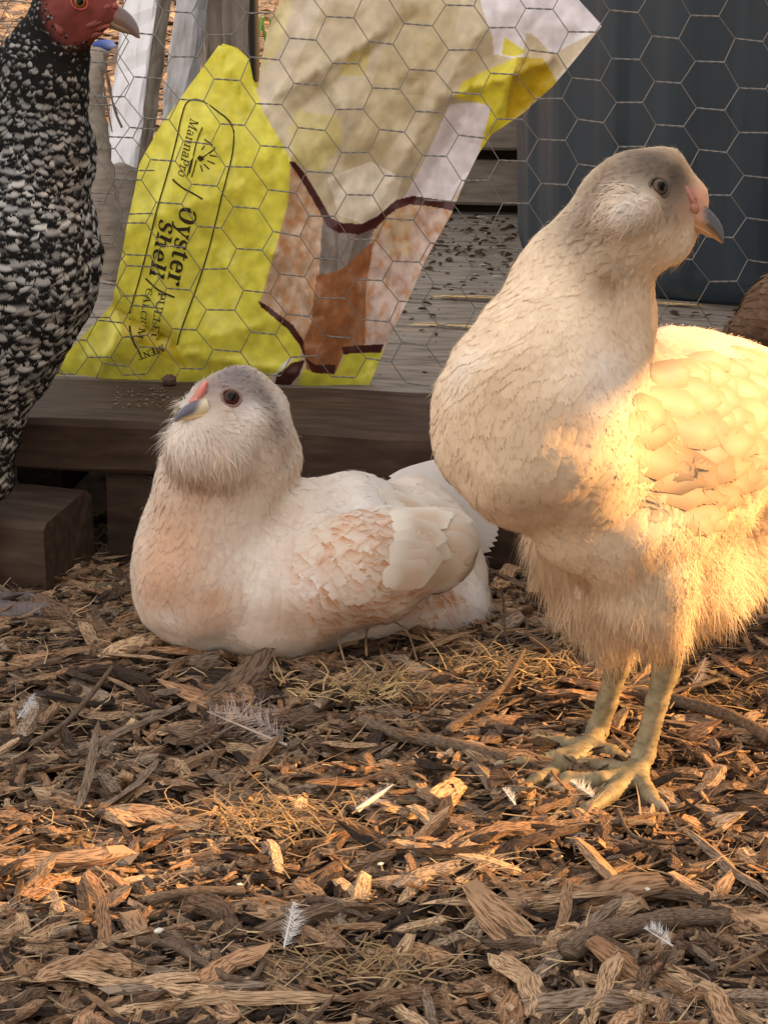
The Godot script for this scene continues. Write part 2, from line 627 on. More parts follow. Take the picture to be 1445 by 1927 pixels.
func eye(parent: Node3D, px: float, py: float, rpx: float, iris: Color, lid: Color) -> Vector3:
	var s := hit(px, py)
	var n := (grad(s) + (Vector3(0, CAM_H, 0) - s).normalized() * 0.35).normalized()
	var r := rpx * mpp(s)
	var c := s - n * r * 0.45
	var b := Buf.new()
	var ax := Basis(Quaternion(Vector3.UP, n))
	var rings := 22
	var first := 0
	for k in rings + 1:
		var th := PI * k / rings
		for q in 25:
			var ph := TAU * q / 24
			var u := Vector3(sin(th) * cos(ph), cos(th), sin(th) * sin(ph))
			var col := Color(0.006, 0.005, 0.005) if th < 0.52 else iris if th < 0.86 else Color(0.02, 0.014, 0.012)
			b.add(c + ax * u * r, ax * u, col)
	for k in rings:
		for q in 24:
			var a := first + k * 25 + q
			b.quad(a, a + 1, a + 26, a + 25)
	put_world("eye", b, M.eye, parent)
	var e := Buf.new()
	var pts := []
	var rad := []
	for q in 17:
		var ph := TAU * q / 16
		var rr := r * (0.98 + 0.12 * absf(cos(ph)))
		pts.append(c + ax * Vector3(cos(ph) * rr, r * 0.42, sin(ph) * rr * 0.92))
		rad.append(r * 0.17)
	tube(e, pts, rad, 7, lid, false)
	put_world("eyelid", e, M.skin, parent)
	return s

# a leg: tapering shank with scales, and toes that reach the ground, as one smooth mesh
func leg(parent: Node3D, shank: Array, toes: Array, col: Color, col2: Color, cell := 0.0016) -> void:
	bones = []
	for k in shank.size() - 1:
		bone_w(shank[k][0], shank[k + 1][0], shank[k][1], shank[k + 1][1])
	for t in toes:
		for k in t.size() - 1:
			bone_w(t[k][0], t[k + 1][0], t[k][1], t[k + 1][1])
	build_grid(cell, 0.0035)
	var f := FastNoiseLite.new()
	f.seed = 4
	f.frequency = 90.0
	var b := nets(func(p: Vector3, _n: Vector3) -> Color: return col.lerp(col2, clampf(0.5 + f.get_noise_3dv(p) * 1.3, 0, 1)))
	for k in b.v.size():       # overlapping scales across the shank and the toes
		var best := 9.0
		var along := 0.0
		var acc := 0.0
		for e in bones:
			var ba: Vector3 = e.b - e.a
			var len := ba.length()
			var h := clampf((b.v[k] - e.a).dot(ba) / maxf(len * len, 1e-9), 0.0, 1.0)
			var d := (b.v[k] - (e.a as Vector3) - ba * h).length() - lerpf(e.ra, e.rb, h)
			if d < best:
				best = d
				along = acc + h * len
			acc += len
		var ph := fposmod(along / 0.0038, 1.0)
		b.v[k] += b.n[k] * (ph * 0.0010 - 0.0005)
		var dark := smoothstep(0.75, 1.0, ph) * 0.38
		b.c[k] = b.c[k] * (1.0 - dark)
		b.c[k].a = 1.0
	put_world("leg", b, M.skin, parent)

func claw(parent: Node3D, a: Vector3, d: Vector3, l: float, r: float, col: Color) -> void:
	var b := Buf.new()
	var pts := []
	var rad := []
	for k in 6:
		var t := k / 5.0
		pts.append(a + d * l * t - Vector3(0, l * 0.45 * t * t, 0))
		rad.append(r * (1.0 - 0.92 * t))
	tube(b, pts, rad, 8, col)
	put_world("claw", b, M.beak, parent)

func blend_patches(c: Color, p: Vector3, list: Array) -> Color:
	for q in list:
		var d: float = p.distance_squared_to(q[0]) / (q[1] * q[1])
		if d < 4.0:
			c = c.lerp(q[2], exp(-d) * q[3])
	return c

func patch(px: float, py: float, z: float, rpx: float, c: Color, amt: float) -> Array:
	var p := hit(px, py)
	if absf(sd(p)) > 0.004:
		p = vz(px, py, z)
	return [p, rpx * mpp(p), c, amt]

# ================================================================ the scene
func _ready() -> void:
	rng.seed = 20240
	# camera
	var cam := Camera3D.new()
	cam.name = "camera"
	cam.position = Vector3(0, CAM_H, 0)
	cam.rotation.x = -PITCH
	cam.fov = 30.0
	cam.near = 0.05
	cam.far = 400.0
	add_child(cam)
	cam.current = true
	# sky, exposure
	var we := WorldEnvironment.new()
	we.name = "world_environment"
	var env := Environment.new()
	env.background_mode = Environment.BG_SKY
	var sky := Sky.new()
	var pm := ProceduralSkyMaterial.new()
	pm.sky_top_color = Color(0.70, 0.69, 0.69)
	pm.sky_horizon_color = Color(0.86, 0.80, 0.72)
	pm.sky_curve = 0.18
	pm.ground_bottom_color = Color(0.22, 0.17, 0.13)
	pm.ground_horizon_color = Color(0.5, 0.44, 0.38)
	pm.sky_energy_multiplier = 0.92
	sky.sky_material = pm
	env.sky = sky
	env.tonemap_mode = Environment.TONE_MAPPER_LINEAR
	env.tonemap_exposure = 4.1
	env.sdfgi_enabled = true
	env.ssao_enabled = true
	env.ssil_enabled = true
	we.environment = env
	add_child(we)
	# low sun from the right, a little behind
	var sun := DirectionalLight3D.new()
	sun.name = "sun"
	sun.light_energy = 1.2
	sun.light_color = Color(1.0, 0.77, 0.49)
	sun.light_angular_distance = 1.8
	sun.shadow_enabled = true
	add_child(sun)
	sun.look_at_from_position(Vector3(10, 3.3, -0.5), Vector3.ZERO)

	make_materials()
	build_ground()
	build_timbers()
	build_deck_and_shed()
	build_bin()
	build_coop_wall()
	build_background()
	build_wire()
	build_bag()
	build_standing_pullet()
	build_sitting_pullet()
	build_barred_hen()
	build_brown_hen()
	build_litter()

# ---------------------------------------------------------------- ground
var hn := FastNoiseLite.new()
func gh(x: float, z: float) -> float:
	return hn.get_noise_2d(x * 3.0, z * 3.0) * 0.012 + hn.get_noise_2d(x * 14.0 + 40.0, z * 14.0) * 0.006

# one splinter of bark or wood, about 1 x 1 x 1, along x
func chip_mesh(seed_: int, taper: float, rough: float, segs := 5) -> ArrayMesh:
	var r := RandomNumberGenerator.new()
	r.seed = seed_
	var b := Buf.new()
	var prev := []
	var bend := r.randf_range(-0.9, 0.9)
	var sway := r.randf_range(-0.25, 0.25)
	var wl := 1.0
	var wr := 1.0
	for k in segs + 1:
		var t := k / float(segs)
		var e := 1.0 - absf(t * 2.0 - 1.0)
		var env := lerpf(1.0 - taper * r.randf_range(0.3, 1.0), 1.0, smoothstep(0.0, 0.3, e))
		wl = clampf(wl + r.randf_range(-rough, rough), 0.5, 1.15)
		wr = clampf(wr + r.randf_range(-rough, rough), 0.5, 1.15)
		var w := 0.5 * env
		var h := 0.5 * lerpf(0.45, 1.0, smoothstep(0.0, 0.4, e)) * r.randf_range(1.0 - rough, 1.0)
		var c := Vector3(t - 0.5, bend * (e - 0.5) * 0.9, sway * sin(t * 3.0) + r.randf_range(-0.06, 0.06))
		var ring := []
		for q in [[-1, -0.8], [-0.75, 1.0], [0.7, 1.0], [1.0, -0.7]]:
			var xs := r.randf_range(-0.12, 0.12) if k == 0 or k == segs else 0.0
			ring.append(c + Vector3(xs, q[1] * h * r.randf_range(0.75, 1.1), q[0] * w * (wl if q[0] < 0 else wr) * r.randf_range(0.9, 1.05)))
		if k > 0:
			for q in 4:
				var q2 := (q + 1) % 4
				var out: Vector3 = (ring[q] + ring[q2] + prev[q] + prev[q2]) * 0.25 - c
				out.x = 0
				var u0 := (k - 1) / float(segs)
				b.flat4(prev[q], ring[q], ring[q2], prev[q2], Color.WHITE, out, Vector2(u0, q * 0.25), Vector2(t, q * 0.25), Vector2(t, q * 0.25 + 0.25), Vector2(u0, q * 0.25 + 0.25))
		if k == 0 or k == segs:
			b.flat4(ring[0], ring[1], ring[2], ring[3], Color(0.9, 0.9, 0.9), Vector3(-1 if k == 0 else 1, 0, 0))
		prev = ring
	return b.mesh()

func chip_frame(x: float, z: float, l: float, w: float, h: float, steep: float, y: float) -> Transform3D:
	var yaw := rng.randfn(0.0, 0.75) if rng.randf() < 0.7 else rng.randf_range(-PI, PI)
	var bas := Basis(Vector3.UP, yaw) * Basis(Vector3(0, 0, 1), rng.randfn(0.0, steep)) * Basis(Vector3(1, 0, 0), rng.randfn(0.0, 0.35))
	return Transform3D(bas * Basis.from_scale(Vector3(l, h, w)), Vector3(x, y, z))

func build_ground() -> void:
	hn.seed = 9
	hn.frequency = 1.0
	var gm := PlaneMesh.new()
	gm.size = Vector2(300, 300)
	tag(put("ground", gm, M.far_soil, null, Vector3(0, -0.035, 0)), "flat bare earth strewn with litter around the run", "ground", "", "structure")
	var b := Buf.new()
	var nx := 100
	var nz := 84
	for k in nz + 1:
		for j in nx + 1:
			var x := -1.15 + 2.3 * j / nx
			var z := -1.62 + 2.1 * k / nz
			var e := 0.02
			var edge := 1.0 if j > 0 and j < nx and k > 0 and k < nz else 0.0
			b.add(Vector3(x, gh(x, z) - 0.004 - (1.0 - edge) * 0.04, z), Vector3(gh(x - e, z) - gh(x + e, z), 2 * e, gh(x, z - e) - gh(x, z + e)).normalized(), Color.WHITE)
	for k in nz:
		for j in nx:
			var a := k * (nx + 1) + j
			b.quad(a, a + 1, a + nx + 2, a + nx + 1)
	var bed := put("mulch_ground", b.mesh(), M.soil)
	tag(bed, "ground of the run covered deep in brown wood chip mulch", "ground", "", "structure")
	# shared splinter shapes
	var shapes := []
	for k in 14:
		shapes.append(chip_mesh(100 + k, 0.85 if k % 3 == 0 else 0.35, 0.32, 8 if k < 8 else 5))
	# the mass of chips: several instanced sets
	var palette := [Color(0.34, 0.215, 0.125), Color(0.24, 0.15, 0.09), Color(0.11, 0.071, 0.047), Color(0.43, 0.295, 0.18), Color(0.22, 0.165, 0.12), Color(0.045, 0.031, 0.023), Color(0.30, 0.175, 0.098), Color(0.14, 0.095, 0.065)]
	for s in shapes.size():
		var mm := MultiMesh.new()
		mm.transform_format = MultiMesh.TRANSFORM_3D
		mm.use_colors = true
		mm.mesh = shapes[s]
		var cnt := 1900
		mm.instance_count = cnt
		for k in cnt:
			var vis := rng.randf() < 0.72
			var x := rng.randf_range(-0.42, 0.42) if vis else rng.randf_range(-1.1, 1.1)
			var z := rng.randf_range(-1.58, -0.66) if vis else rng.randf_range(-1.58, 0.45)
			var l := exp(rng.randfn(log(0.019), 0.5))
			var w := l * rng.randf_range(0.08, 0.34)
			var h := minf(w * rng.randf_range(0.3, 0.7), 0.007)
			mm.set_instance_transform(k, chip_frame(x, z, l, w, h, 0.22, gh(x, z) + rng.randf_range(-0.003, 0.008)))
			var c: Color = palette[rng.randi() % palette.size()]
			mm.set_instance_color(k, c * rng.randf_range(0.9, 1.6))
		var mi := MultiMeshInstance3D.new()
		mi.name = numbered("small_wood_chips", bed)
		mi.multimesh = mm
		mi.material_override = M.chips
		mi.set_meta("kind", "stuff")
		bed.add_child(mi, true)
	var cm := MultiMesh.new()
	cm.transform_format = MultiMesh.TRANSFORM_3D
	cm.use_colors = true
	cm.mesh = chip_mesh(150, 0.4, 0.5, 2)
	cm.instance_count = 9000
	for k in 9000:
		var x := rng.randf_range(-0.42, 0.42)
		var z := rng.randf_range(-1.58, -0.68)
		var l := rng.randf_range(0.002, 0.008)
		cm.set_instance_transform(k, chip_frame(x, z, l, l * rng.randf_range(0.3, 0.9), l * 0.4, 0.4, gh(x, z) + rng.randf_range(0.001, 0.009)))
		cm.set_instance_color(k, (palette[rng.randi() % palette.size()] as Color) * rng.randf_range(0.5, 1.9))
	var ci := MultiMeshInstance3D.new()
	ci.name = "crumbs"
	ci.multimesh = cm
	ci.material_override = M.chips
	ci.set_meta("kind", "stuff")
	bed.add_child(ci, true)
	# fine fibres and crumbs between the chips
	var fb := Buf.new()
	for k in 9000:
		var x := rng.randf_range(-0.42, 0.42)
		var z := rng.randf_range(-1.55, -0.68)
		var y := gh(x, z) + rng.randf_range(0.002, 0.011)
		var l := rng.randf_range(0.006, 0.035)
		var a := rng.randfn(0.0, 0.8)
		var d := Vector3(cos(a), rng.randfn(0.0, 0.22), sin(a)).normalized()
		var n := Vector3(0, 1, 0.3).normalized()
		var tone := rng.randf()
		var c := Color(0.16, 0.10, 0.06).lerp(Color(0.5, 0.36, 0.2), tone * tone)
		strand(fb, Vector3(x, y, z), d, d.cross(n).normalized(), n, l, rng.randf_range(0.0002, 0.0006), Vector3(rng.randfn(0, 0.3), rng.randfn(0, 0.3), rng.randfn(0, 0.3)), c)
	var fo := put("wood_fibres", fb.mesh(), M.strand, bed)
	fo.set_meta("kind", "stuff")
	# the chips that show largest, one by one
	for k in 290:
		var z := -0.70 - 0.80 * pow(rng.randf(), 1.25)
		var hw := 0.205 * (absf(z) + 0.1) + 0.03
		var x := rng.randf_range(-hw, hw)
		var l := exp(rng.randfn(log(0.046), 0.32))
		var w := l * rng.randf_range(0.08, 0.22)
		var h := clampf(w * rng.randf_range(0.3, 0.7), 0.002, 0.008)
		var o := put("wood_chip", shapes[rng.randi() % shapes.size()], M["chip%d" % (rng.randi() % 8)], bed)
		o.transform = chip_frame(x, z, l, w, h, 0.11, gh(x, z) + rng.randf_range(0.004, 0.009))

# ---------------------------------------------------------------- timbers of the run's edge
const YAW := -0.158
func zf(x: float) -> float:      # front edge of the top board
	return -1.426 + 0.16 * x

func build_timbers() -> void:
	var o := put("top_board", board(1.7, 0.043, 0.136, 5, 0.0012, 0.004, 26), M.timber)
	var n := Vector3(0.158, 0, -0.987)
	o.transform = Transform3D(Basis(Vector3.UP, YAW), Vector3(0.0, 0.0985, zf(0.0)) + n * 0.068)
	tag(o, "dark weathered flat board topping the low timber edge behind the sitting pullet", "board")
	o = put("lower_beam", board(1.1, 0.105, 0.09, 6, 0.0015, 0.004, 18), M.timber_face)
	var xl := -0.224
	var c := Vector3(xl + 0.55 * 0.987, 0.0225, zf(xl) + 0.55 * 0.158) + n * 0.051
	o.transform = Transform3D(Basis(Vector3.UP, YAW), c)
	tag(o, "dark brown upright beam under the flat board, partly hidden by the sitting pullet", "beam")
	# the stub of timber that sticks forward at the left
	var a := gnd(82, 984, 0.066)
	var e := gnd(170, 917, 0.066)
	var d := (e - a)
	var dep := d.length()
	var dir := d.normalized()
	var x := Vector3(-dir.z, 0, dir.x)
	if x.x < 0: x = -x
	o = put("timber_block", board(0.5, 0.10, dep, 7, 0.0015, 0.006, 10), M.timber)
	o.transform = Transform3D(Basis(x, Vector3.UP, x.cross(Vector3.UP)), (a + e) / 2 - x * 0.25 - Vector3(0, 0.05, 0))
	tag(o, "short thick timber block with a sawn end at the left, below the flat board", "timber")

func build_deck_and_shed() -> void:
	var n := Vector3(0.158, 0, -0.987)
	var t := thing("deck", Vector3(0, 0.10, zf(0) - 0.14))
	tag(t, "weathered grey plank deck behind the wire, littered with bark bits and droppings", "deck")
	for k in 7:
		var o := put("plank", board(1.72, 0.03, 0.137, 60 + k, 0.0018, 0.004, 22), M.grey_plank, t)
		o.transform = Transform3D(Basis(Vector3.UP, YAW), n * (0.074 + 0.1425 * k) + Vector3(0.0, -0.003 - 0.0015 * (k % 3), 0))
	var jb := put("joist", board(0.97, 0.06, 0.04, 68), M.timber_face, t)
	jb.transform = Transform3D(Basis(Vector3.UP, YAW + PI / 2), n * 0.5 + Vector3(-0.3, -0.052, 0))
	jb = put("joist", board(0.97, 0.06, 0.04, 69), M.timber_face, t)
	jb.transform = Transform3D(Basis(Vector3.UP, YAW + PI / 2), n * 0.5 + Vector3(0.45, -0.052, 0))
	# bits lying on it
	var mm := MultiMesh.new()
	mm.transform_format = MultiMesh.TRANSFORM_3D
	mm.use_colors = true
	mm.mesh = chip_mesh(140, 0.6, 0.45, 3)
	mm.instance_count = 1500
	for k in 1500:
		var u := rng.randf_range(-0.16, 0.45)
		var q := pow(rng.randf(), 0.5) * 0.95 + 0.03
		var p := n * q + Vector3(0.987, 0, 0.158) * u + Vector3(0, 0.0125, 0)
		var c := Color(0.085, 0.062, 0.047) if rng.randf() < 0.35 else (Color(0.13, 0.085, 0.055) if rng.randf() < 0.8 else Color(0.6, 0.57, 0.5))
		var s := (0.002 + 0.012 * pow(rng.randf(), 2.2)) * (0.5 + q)
		mm.set_instance_transform(k, chip_frame(p.x, p.z, s, s * rng.randf_range(0.25, 0.7), s * 0.3, 0.15, p.y))
		mm.set_instance_color(k, c)
	var bits := MultiMeshInstance3D.new()
	bits.name = "droppings_and_bark_bits"
	bits.multimesh = mm
	bits.material_override = M.chips
	bits.set_meta("kind", "stuff")
	t.add_child(bits, true)
	var b: Buf
	# straw caught in two joints
	b = Buf.new()
	for k in 2:
		for j in 150:
			var u := rng.randf_range(-0.02, 0.24)
			var p := Vector3(0, 0.1135, zf(0) - 0.14) + n * (0.2875 - 0.001 + 0.1425 * k + rng.randfn(0, 0.0025)) + Vector3(0.987, 0, 0.158) * u
			var dd := Vector3(0.987, rng.randfn(0, 0.03), 0.158 + rng.randfn(0, 0.06)).normalized()
			strand(b, p, dd, Vector3(0, 0, 1), Vector3(0, 1, 0.2).normalized(), rng.randf_range(0.012, 0.04), 0.0011, Vector3(0, -0.1, 0), Color(0.62, 0.43, 0.19) * rng.randf_range(0.7, 1.2))
	var st := thing("straw", Vector3(0.1, 0.1125, zf(0) - 0.45))
	put_world("straw_stalks", b, M.strand, st).set_meta("kind", "stuff")
	tag(st, "yellow straw caught in the joints between the grey deck planks", "straw")
	# low boarded wall beyond the deck
	var w := thing("shed_wall", Vector3(0.42, 0.0, zf(0.42) - 1.13))
	w.rotation.y = YAW
	tag(w, "low weathered wall of grey horizontal boards beyond the deck, beside the dark bin", "wall")
	var ys := [0.155, 0.225, 0.30, 0.375, 0.45]
	for k in ys.size():
		var o := put("wall_board", board(0.92, 0.058 if k != 1 else 0.052, 0.024, 80 + k, 0.001, 0.003, 12), M.grey_plank, w, Vector3(0, ys[k], 0.0 if k != 1 else 0.012))
		o.rotation.x = -0.06
	put("wall_frame", board(0.9, 0.5, 0.03, 90), M.timber_face, w, Vector3(0, 0.25, -0.05))

# ---------------------------------------------------------------- the big dark bin
func build_bin() -> void:
	var at := Vector3(0.435, 0.112, -2.20)
	var t := thing("bin", at)
	tag(t, "large dark slate blue plastic bin with ribbed sides behind the wire", "bin")
	var b := Buf.new()
	var prof := [[0.262, 0.0], [0.272, 0.006], [0.274, 0.03], [0.279, 0.2], [0.285, 0.4], [0.292, 0.62], [0.294, 0.63], [0.305, 0.632], [0.309, 0.64], [0.309, 0.665], [0.303, 0.672], [0.290, 0.672], [0.284, 0.66], [0.270, 0.3], [0.26, 0.02]]
	var sides := 240
	var prev := -1
	for k in prof.size():
		var p: Array = prof[k]
		var p0: Array = prof[maxi(k - 1, 0)]
		var p1: Array = prof[mini(k + 1, prof.size() - 1)]
		var first := b.v.size()
		for q in sides + 1:
			var a := TAU * q / sides
			var rib := 0.0
			if k >= 2 and k <= 5:
				var ph := fposmod(a / TAU * 22.0, 1.0)
				rib = 0.006 * (smoothstep(0.06, 0.12, ph) - smoothstep(0.5, 0.56, ph))
			var rr: float = p[0] + rib
			var tn := Vector2(p1[0] - p0[0], p1[1] - p0[1]).normalized()
			b.add(Vector3(cos(a) * rr, p[1], sin(a) * rr), Vector3(cos(a) * tn.y, -tn.x, sin(a) * tn.y), Color.WHITE)
		if prev >= 0:
			for q in sides:
				b.quad(prev + q, first + q, first + q + 1, prev + q + 1)
		prev = first
	# recompute the normals so that the ribs shade
	for k in prof.size():
		for q in sides + 1:
			var id := k * (sides + 1) + q
			var l := k * (sides + 1) + (q - 1 + sides) % sides
			var r := k * (sides + 1) + (q + 1) % sides
			var tx := (b.v[r] - b.v[l])
			var nn := Vector3(tx.z, 0, -tx.x).normalized()
			if nn.dot(b.n[id]) < 0.0: nn = -nn
			b.n[id] = Vector3(nn.x * Vector2(b.n[id].x, b.n[id].z).length(), b.n[id].y, nn.z * Vector2(b.n[id].x, b.n[id].z).length()).normalized()
	put("container", b.mesh(), M.bin, t)
	var bb := CylinderMesh.new()
	bb.top_radius = 0.258
	bb.bottom_radius = 0.258
	bb.height = 0.01
	put("bottom", bb, M.bin, t, Vector3(0, 0.008, 0))

# ---------------------------------------------------------------- boarded coop wall on the right, with the doorway the low sun comes through
func build_coop_wall() -> void:
	var t := thing("coop_wall", Vector3(0.86, 0, -0.8))
	tag(t, "wall of upright boards to the right of the run with a low doorway", "wall")
	var z := -2.644
	var k := 0
	while z < 0.6:
		var w := 0.151
		var mid := z + w / 2
		var open := mid > DOOR[0] and mid < DOOR[1]
		var y0 := DOOR[2] if open else -0.03
		var o := put("wall_board", board(1.15 - y0, 0.02, w, 200 + k, 0.001, 0.003, 8), M.post_wood, t)
		o.transform = Transform3D(Basis(Vector3(0, 1, 0), Vector3(-1, 0, 0), Vector3(0, 0, 1)), Vector3(0, (1.15 + y0) / 2, mid + 0.8))
		z += 0.154
		k += 1
	var o := put("rail", board(3.2, 0.06, 0.03, 250), M.post_wood, t)
	o.transform = Transform3D(Basis(Vector3(0, 0, 1), Vector3(0, 1, 0), Vector3(-1, 0, 0)), Vector3(0.027, 0.85, -0.2))
	# a ragged weedy plant in the doorway breaks the light up
	var p := thing("weed", Vector3(1.02, -0.03, (DOOR[0] + DOOR[1]) / 2 - 0.03))
	tag(p, "thin leafy weed growing outside the low doorway of the coop wall", "weed")
	var sb := Buf.new()
	var lb := Buf.new()
	var r := RandomNumberGenerator.new()
	r.seed = 77
	for s in 4:
		var base := Vector3(r.randf_range(-0.05, 0.05), 0, r.randf_range(-0.16, 0.16))
		var hgt := r.randf_range(0.06, 0.2)
		var top := base + Vector3(r.randf_range(-0.05, 0.05), hgt, r.randf_range(-0.06, 0.06))
		tube(sb, [base, base.lerp(top, 0.5) + Vector3(r.randf_range(-0.01, 0.01), 0, 0.01), top], [0.002, 0.0016, 0.0008], 6, Color(0.1, 0.13, 0.05))
		for l in 5:
			var q := base.lerp(top, r.randf_range(0.3, 1.0))
			var a := r.randf() * TAU
			vane(lb, q, Vector3(cos(a), r.randf_range(0.1, 0.7), sin(a)), Vector3.UP, r.randf_range(0.025, 0.05), r.randf_range(0.006, 0.011), 0.5, func(_p, _t, _s, _k): return Color(0.07, 0.12, 0.03), r, 5)
	put("stem", sb.mesh(), M.strand, p)
	put("leaves", lb.mesh(), M.feather, p).set_meta("kind", "stuff")

const DOOR := [-1.258, -0.95, 0.50]

# ---------------------------------------------------------------- things beyond the wire at the left
func plank_to(parent: Node3D, called: String, bottom: Vector3, top: Vector3, w: float, th: float, m: Material, seed_: int, spin := 0.0) -> MeshInstance3D:
	var x := (top - bottom).normalized()
	var z := (Vector3(0, 0.2, 1) - x * x.dot(Vector3(0, 0.2, 1))).normalized().rotated(x, spin)
	var o := put(called, board(bottom.distance_to(top), w, th, seed_, 0.0015, 0.003, 16), m, parent)
	o.transform = Transform3D(Basis(x, z.cross(x), z), (bottom + top) / 2 - parent.position)
	return o

func build_background() -> void:
	# white board: a bare plank with a painted face
	var b0 := vz(240, 330, 2.15)
	var b1 := vz(292, -90, 2.19)
	var s := mpp(b0)
	var t := thing("painted_board", Vector3(b0.x, 0.1, b0.z))
	tag(t, "leaning board with a white painted face and raw brown edge, left of the yellow bag", "board")
	var pl := plank_to(t, "plank", b0, b1, 76 * s, 0.026, M.post_wood, 301, -0.5)
	var f := pl.transform.basis.z * 0.0155
	plank_to(t, "painted_face", b0 + f, b1 + f, 73 * s, 0.003, M.white_paint, 302, -0.5)
	# worn board
	b0 = vz(322, 330, 2.26)
	b1 = vz(372, -90, 2.3)
	t = thing("worn_board", Vector3(b0.x, 0.1, b0.z))
	tag(t, "narrow board with worn flaking grey paint, right of the white board", "board")
	plank_to(t, "plank", b0, b1, 48 * mpp(b0), 0.03, M.worn_paint, 303, -0.3)
	# two bare posts and a dark one
	var spec := [[404, 250, 398, 34, "post", "dark bare grey post beside the worn board, above the yellow bag", 2.36], [438, 250, 441, 44, "post", "pale bare grey post, rightmost of the weathered posts above the yellow bag", 2.34]]
	for k in spec.size():
		var q: Array = spec[k]
		b0 = vz(q[0], 330, q[6])
		b1 = vz(q[2], -90, q[6])
		t = thing(q[4], Vector3(b0.x, 0.0, b0.z))
		b0.y = 0.0
		tag(t, q[5], "post", "bare posts behind the bag")
		plank_to(t, "shaft", b0, b1, q[3] * mpp(b0), 0.04, M.post_wood, 310 + k, 0.2)
	b0 = vz(480, 330, 2.7)
	b0.y = 0.0
	b1 = vz(474, -90, 2.7)
	t = thing("pipe", Vector3(b0.x, 0, b0.z))
	tag(t, "black upright pipe behind the pale bare post", "pipe")
	var b := Buf.new()
	tube(b, [b0, b1], [0.008, 0.008], 14, Color(0.012, 0.012, 0.015))
	put_world("tube", b, M.strand, t)
	# gnarled trunk and the log under the white board
	t = thing("dead_trunk", vz(206, 470, 2.02))
	tag(t, "crooked grey dead trunk between the barred hen and the white board", "trunk")
	b = Buf.new()
	var pts := []
	for q in [[214, 520, 2.0], [206, 430, 2.0], [196, 360, 2.01], [186, 290, 2.02], [178, 220, 2.03], [176, 150, 2.04], [188, 100, 2.06]]:
		pts.append(vz(q[0], q[1], q[2]))
	var sp := smooth_path(pts, 5)
	var rad := []
	for k in sp.size():
		rad.append((30.0 - 12.0 * k / sp.size()) * mpp(sp[k]) * (1.0 + 0.12 * sin(k * 2.1)))
	tube(b, sp, rad, 12, Color.WHITE)
	put_world("trunk", b, M.post_wood, t)
	b = Buf.new()
	for q in [[[190, 130], [200, 190], [212, 250]], [[196, 100], [206, 170], [222, 215]], [[178, 180], [198, 220], [206, 270]], [[230, 240], [214, 200], [205, 140]]]:
		var tp := []
		for w in q:
			tp.append(vz(w[0], w[1], 1.97))
		tube(b, smooth_path(tp, 4), [0.0014, 0.0014, 0.0013, 0.0012, 0.0011, 0.001, 0.0009, 0.0008, 0.0005], 5, Color(0.16, 0.12, 0.095))
	put_world("twigs", b, M.strand, t).set_meta("kind", "stuff")
	t = thing("log", vz(228, 470, 2.12))
	tag(t, "short upright grey log below the white board", "log")
	b = Buf.new()
	var l0 := vz(226, 520, 2.12)
	var l1 := vz(234, 316, 2.14)
	tube(b, [l0, l0.lerp(l1, 0.3), l0.lerp(l1, 0.7), l1], [0.024, 0.025, 0.023, 0.021], 14, Color.WHITE)
	put_world("wood", b, M.post_wood, t)
	# scrap of blue plastic on the far ground
	b = Buf.new()
	var bp := gnd(196, 86)
	blob(b, bp + Vector3(0, 0.0, 0), Basis(Vector3.UP, 0.3), Vector3(0.04, 0.02, 0.03), Color(0.03, 0.06, 0.22), 0.6, 4, 8, 12)
	t = thing("plastic_scrap", bp)
	put_world("scrap", b, M.strand, t)
	tag(t, "small blue plastic scrap on the far ground left of the white board", "scrap")
	# leaf and bark litter on the far ground
	var shapes := [chip_mesh(400, 0.8, 0.4, 3), chip_mesh(401, 0.5, 0.4, 3)]
	for s2 in 2:
		var mm := MultiMesh.new()
		mm.transform_format = MultiMesh.TRANSFORM_3D
		mm.use_colors = true
		mm.mesh = shapes[s2]
		mm.instance_count = 4500
		for k in 4500:
			var z := -2.3 - 9.0 * pow(rng.randf(), 1.6)
			var x := rng.randf_range(-0.32, 0.12) * (absf(z) + 0.6) * 1.1
			var l := rng.randf_range(0.02, 0.09)
			mm.set_instance_transform(k, chip_frame(x, z, l, l * rng.randf_range(0.3, 0.7), 0.006, 0.2, -0.03 + rng.randf_range(0, 0.015)))
			mm.set_instance_color(k, Color(0.34, 0.24, 0.16).lerp(Color(0.12, 0.085, 0.065), rng.randf()) * rng.randf_range(0.7, 1.4))
		var mi := MultiMeshInstance3D.new()
		mi.name = numbered("fallen_leaves", self)
		mi.multimesh = mm
		mi.material_override = M.chips
		add_child(mi, true)
		tag(mi, "dry leaf litter scattered over the far ground behind the posts", "leaf litter", "leaf litter", "stuff")
	# a few green blades far off
	b = Buf.new()
	var r := RandomNumberGenerator.new()
	r.seed = 8
	var gp := gnd(472, 86)
	for k in 26:
		var p := gp + Vector3(r.randf_range(-0.1, 0.1), 0, r.randf_range(-0.15, 0.15))
		var d := Vector3(r.randf_range(-0.6, 0.6), 1, r.randf_range(-0.6, 0.6)).normalized()
		vane(b, p, d, Vector3(0, 0.2, 1), r.randf_range(0.08, 0.16), 0.007, 0.9, func(_p, _t, _s, _k): return Color(0.10, 0.17, 0.05), r, 4)
	t = thing("grass_tuft", gp)
	put_world("blades", b, M.feather, t).set_meta("kind", "stuff")
	tag(t, "small green tuft of grass on the far ground right of the posts", "grass")

# ---------------------------------------------------------------- hexagonal wire
func wz(x: float) -> float:
	return -1.583 + 0.092 * x

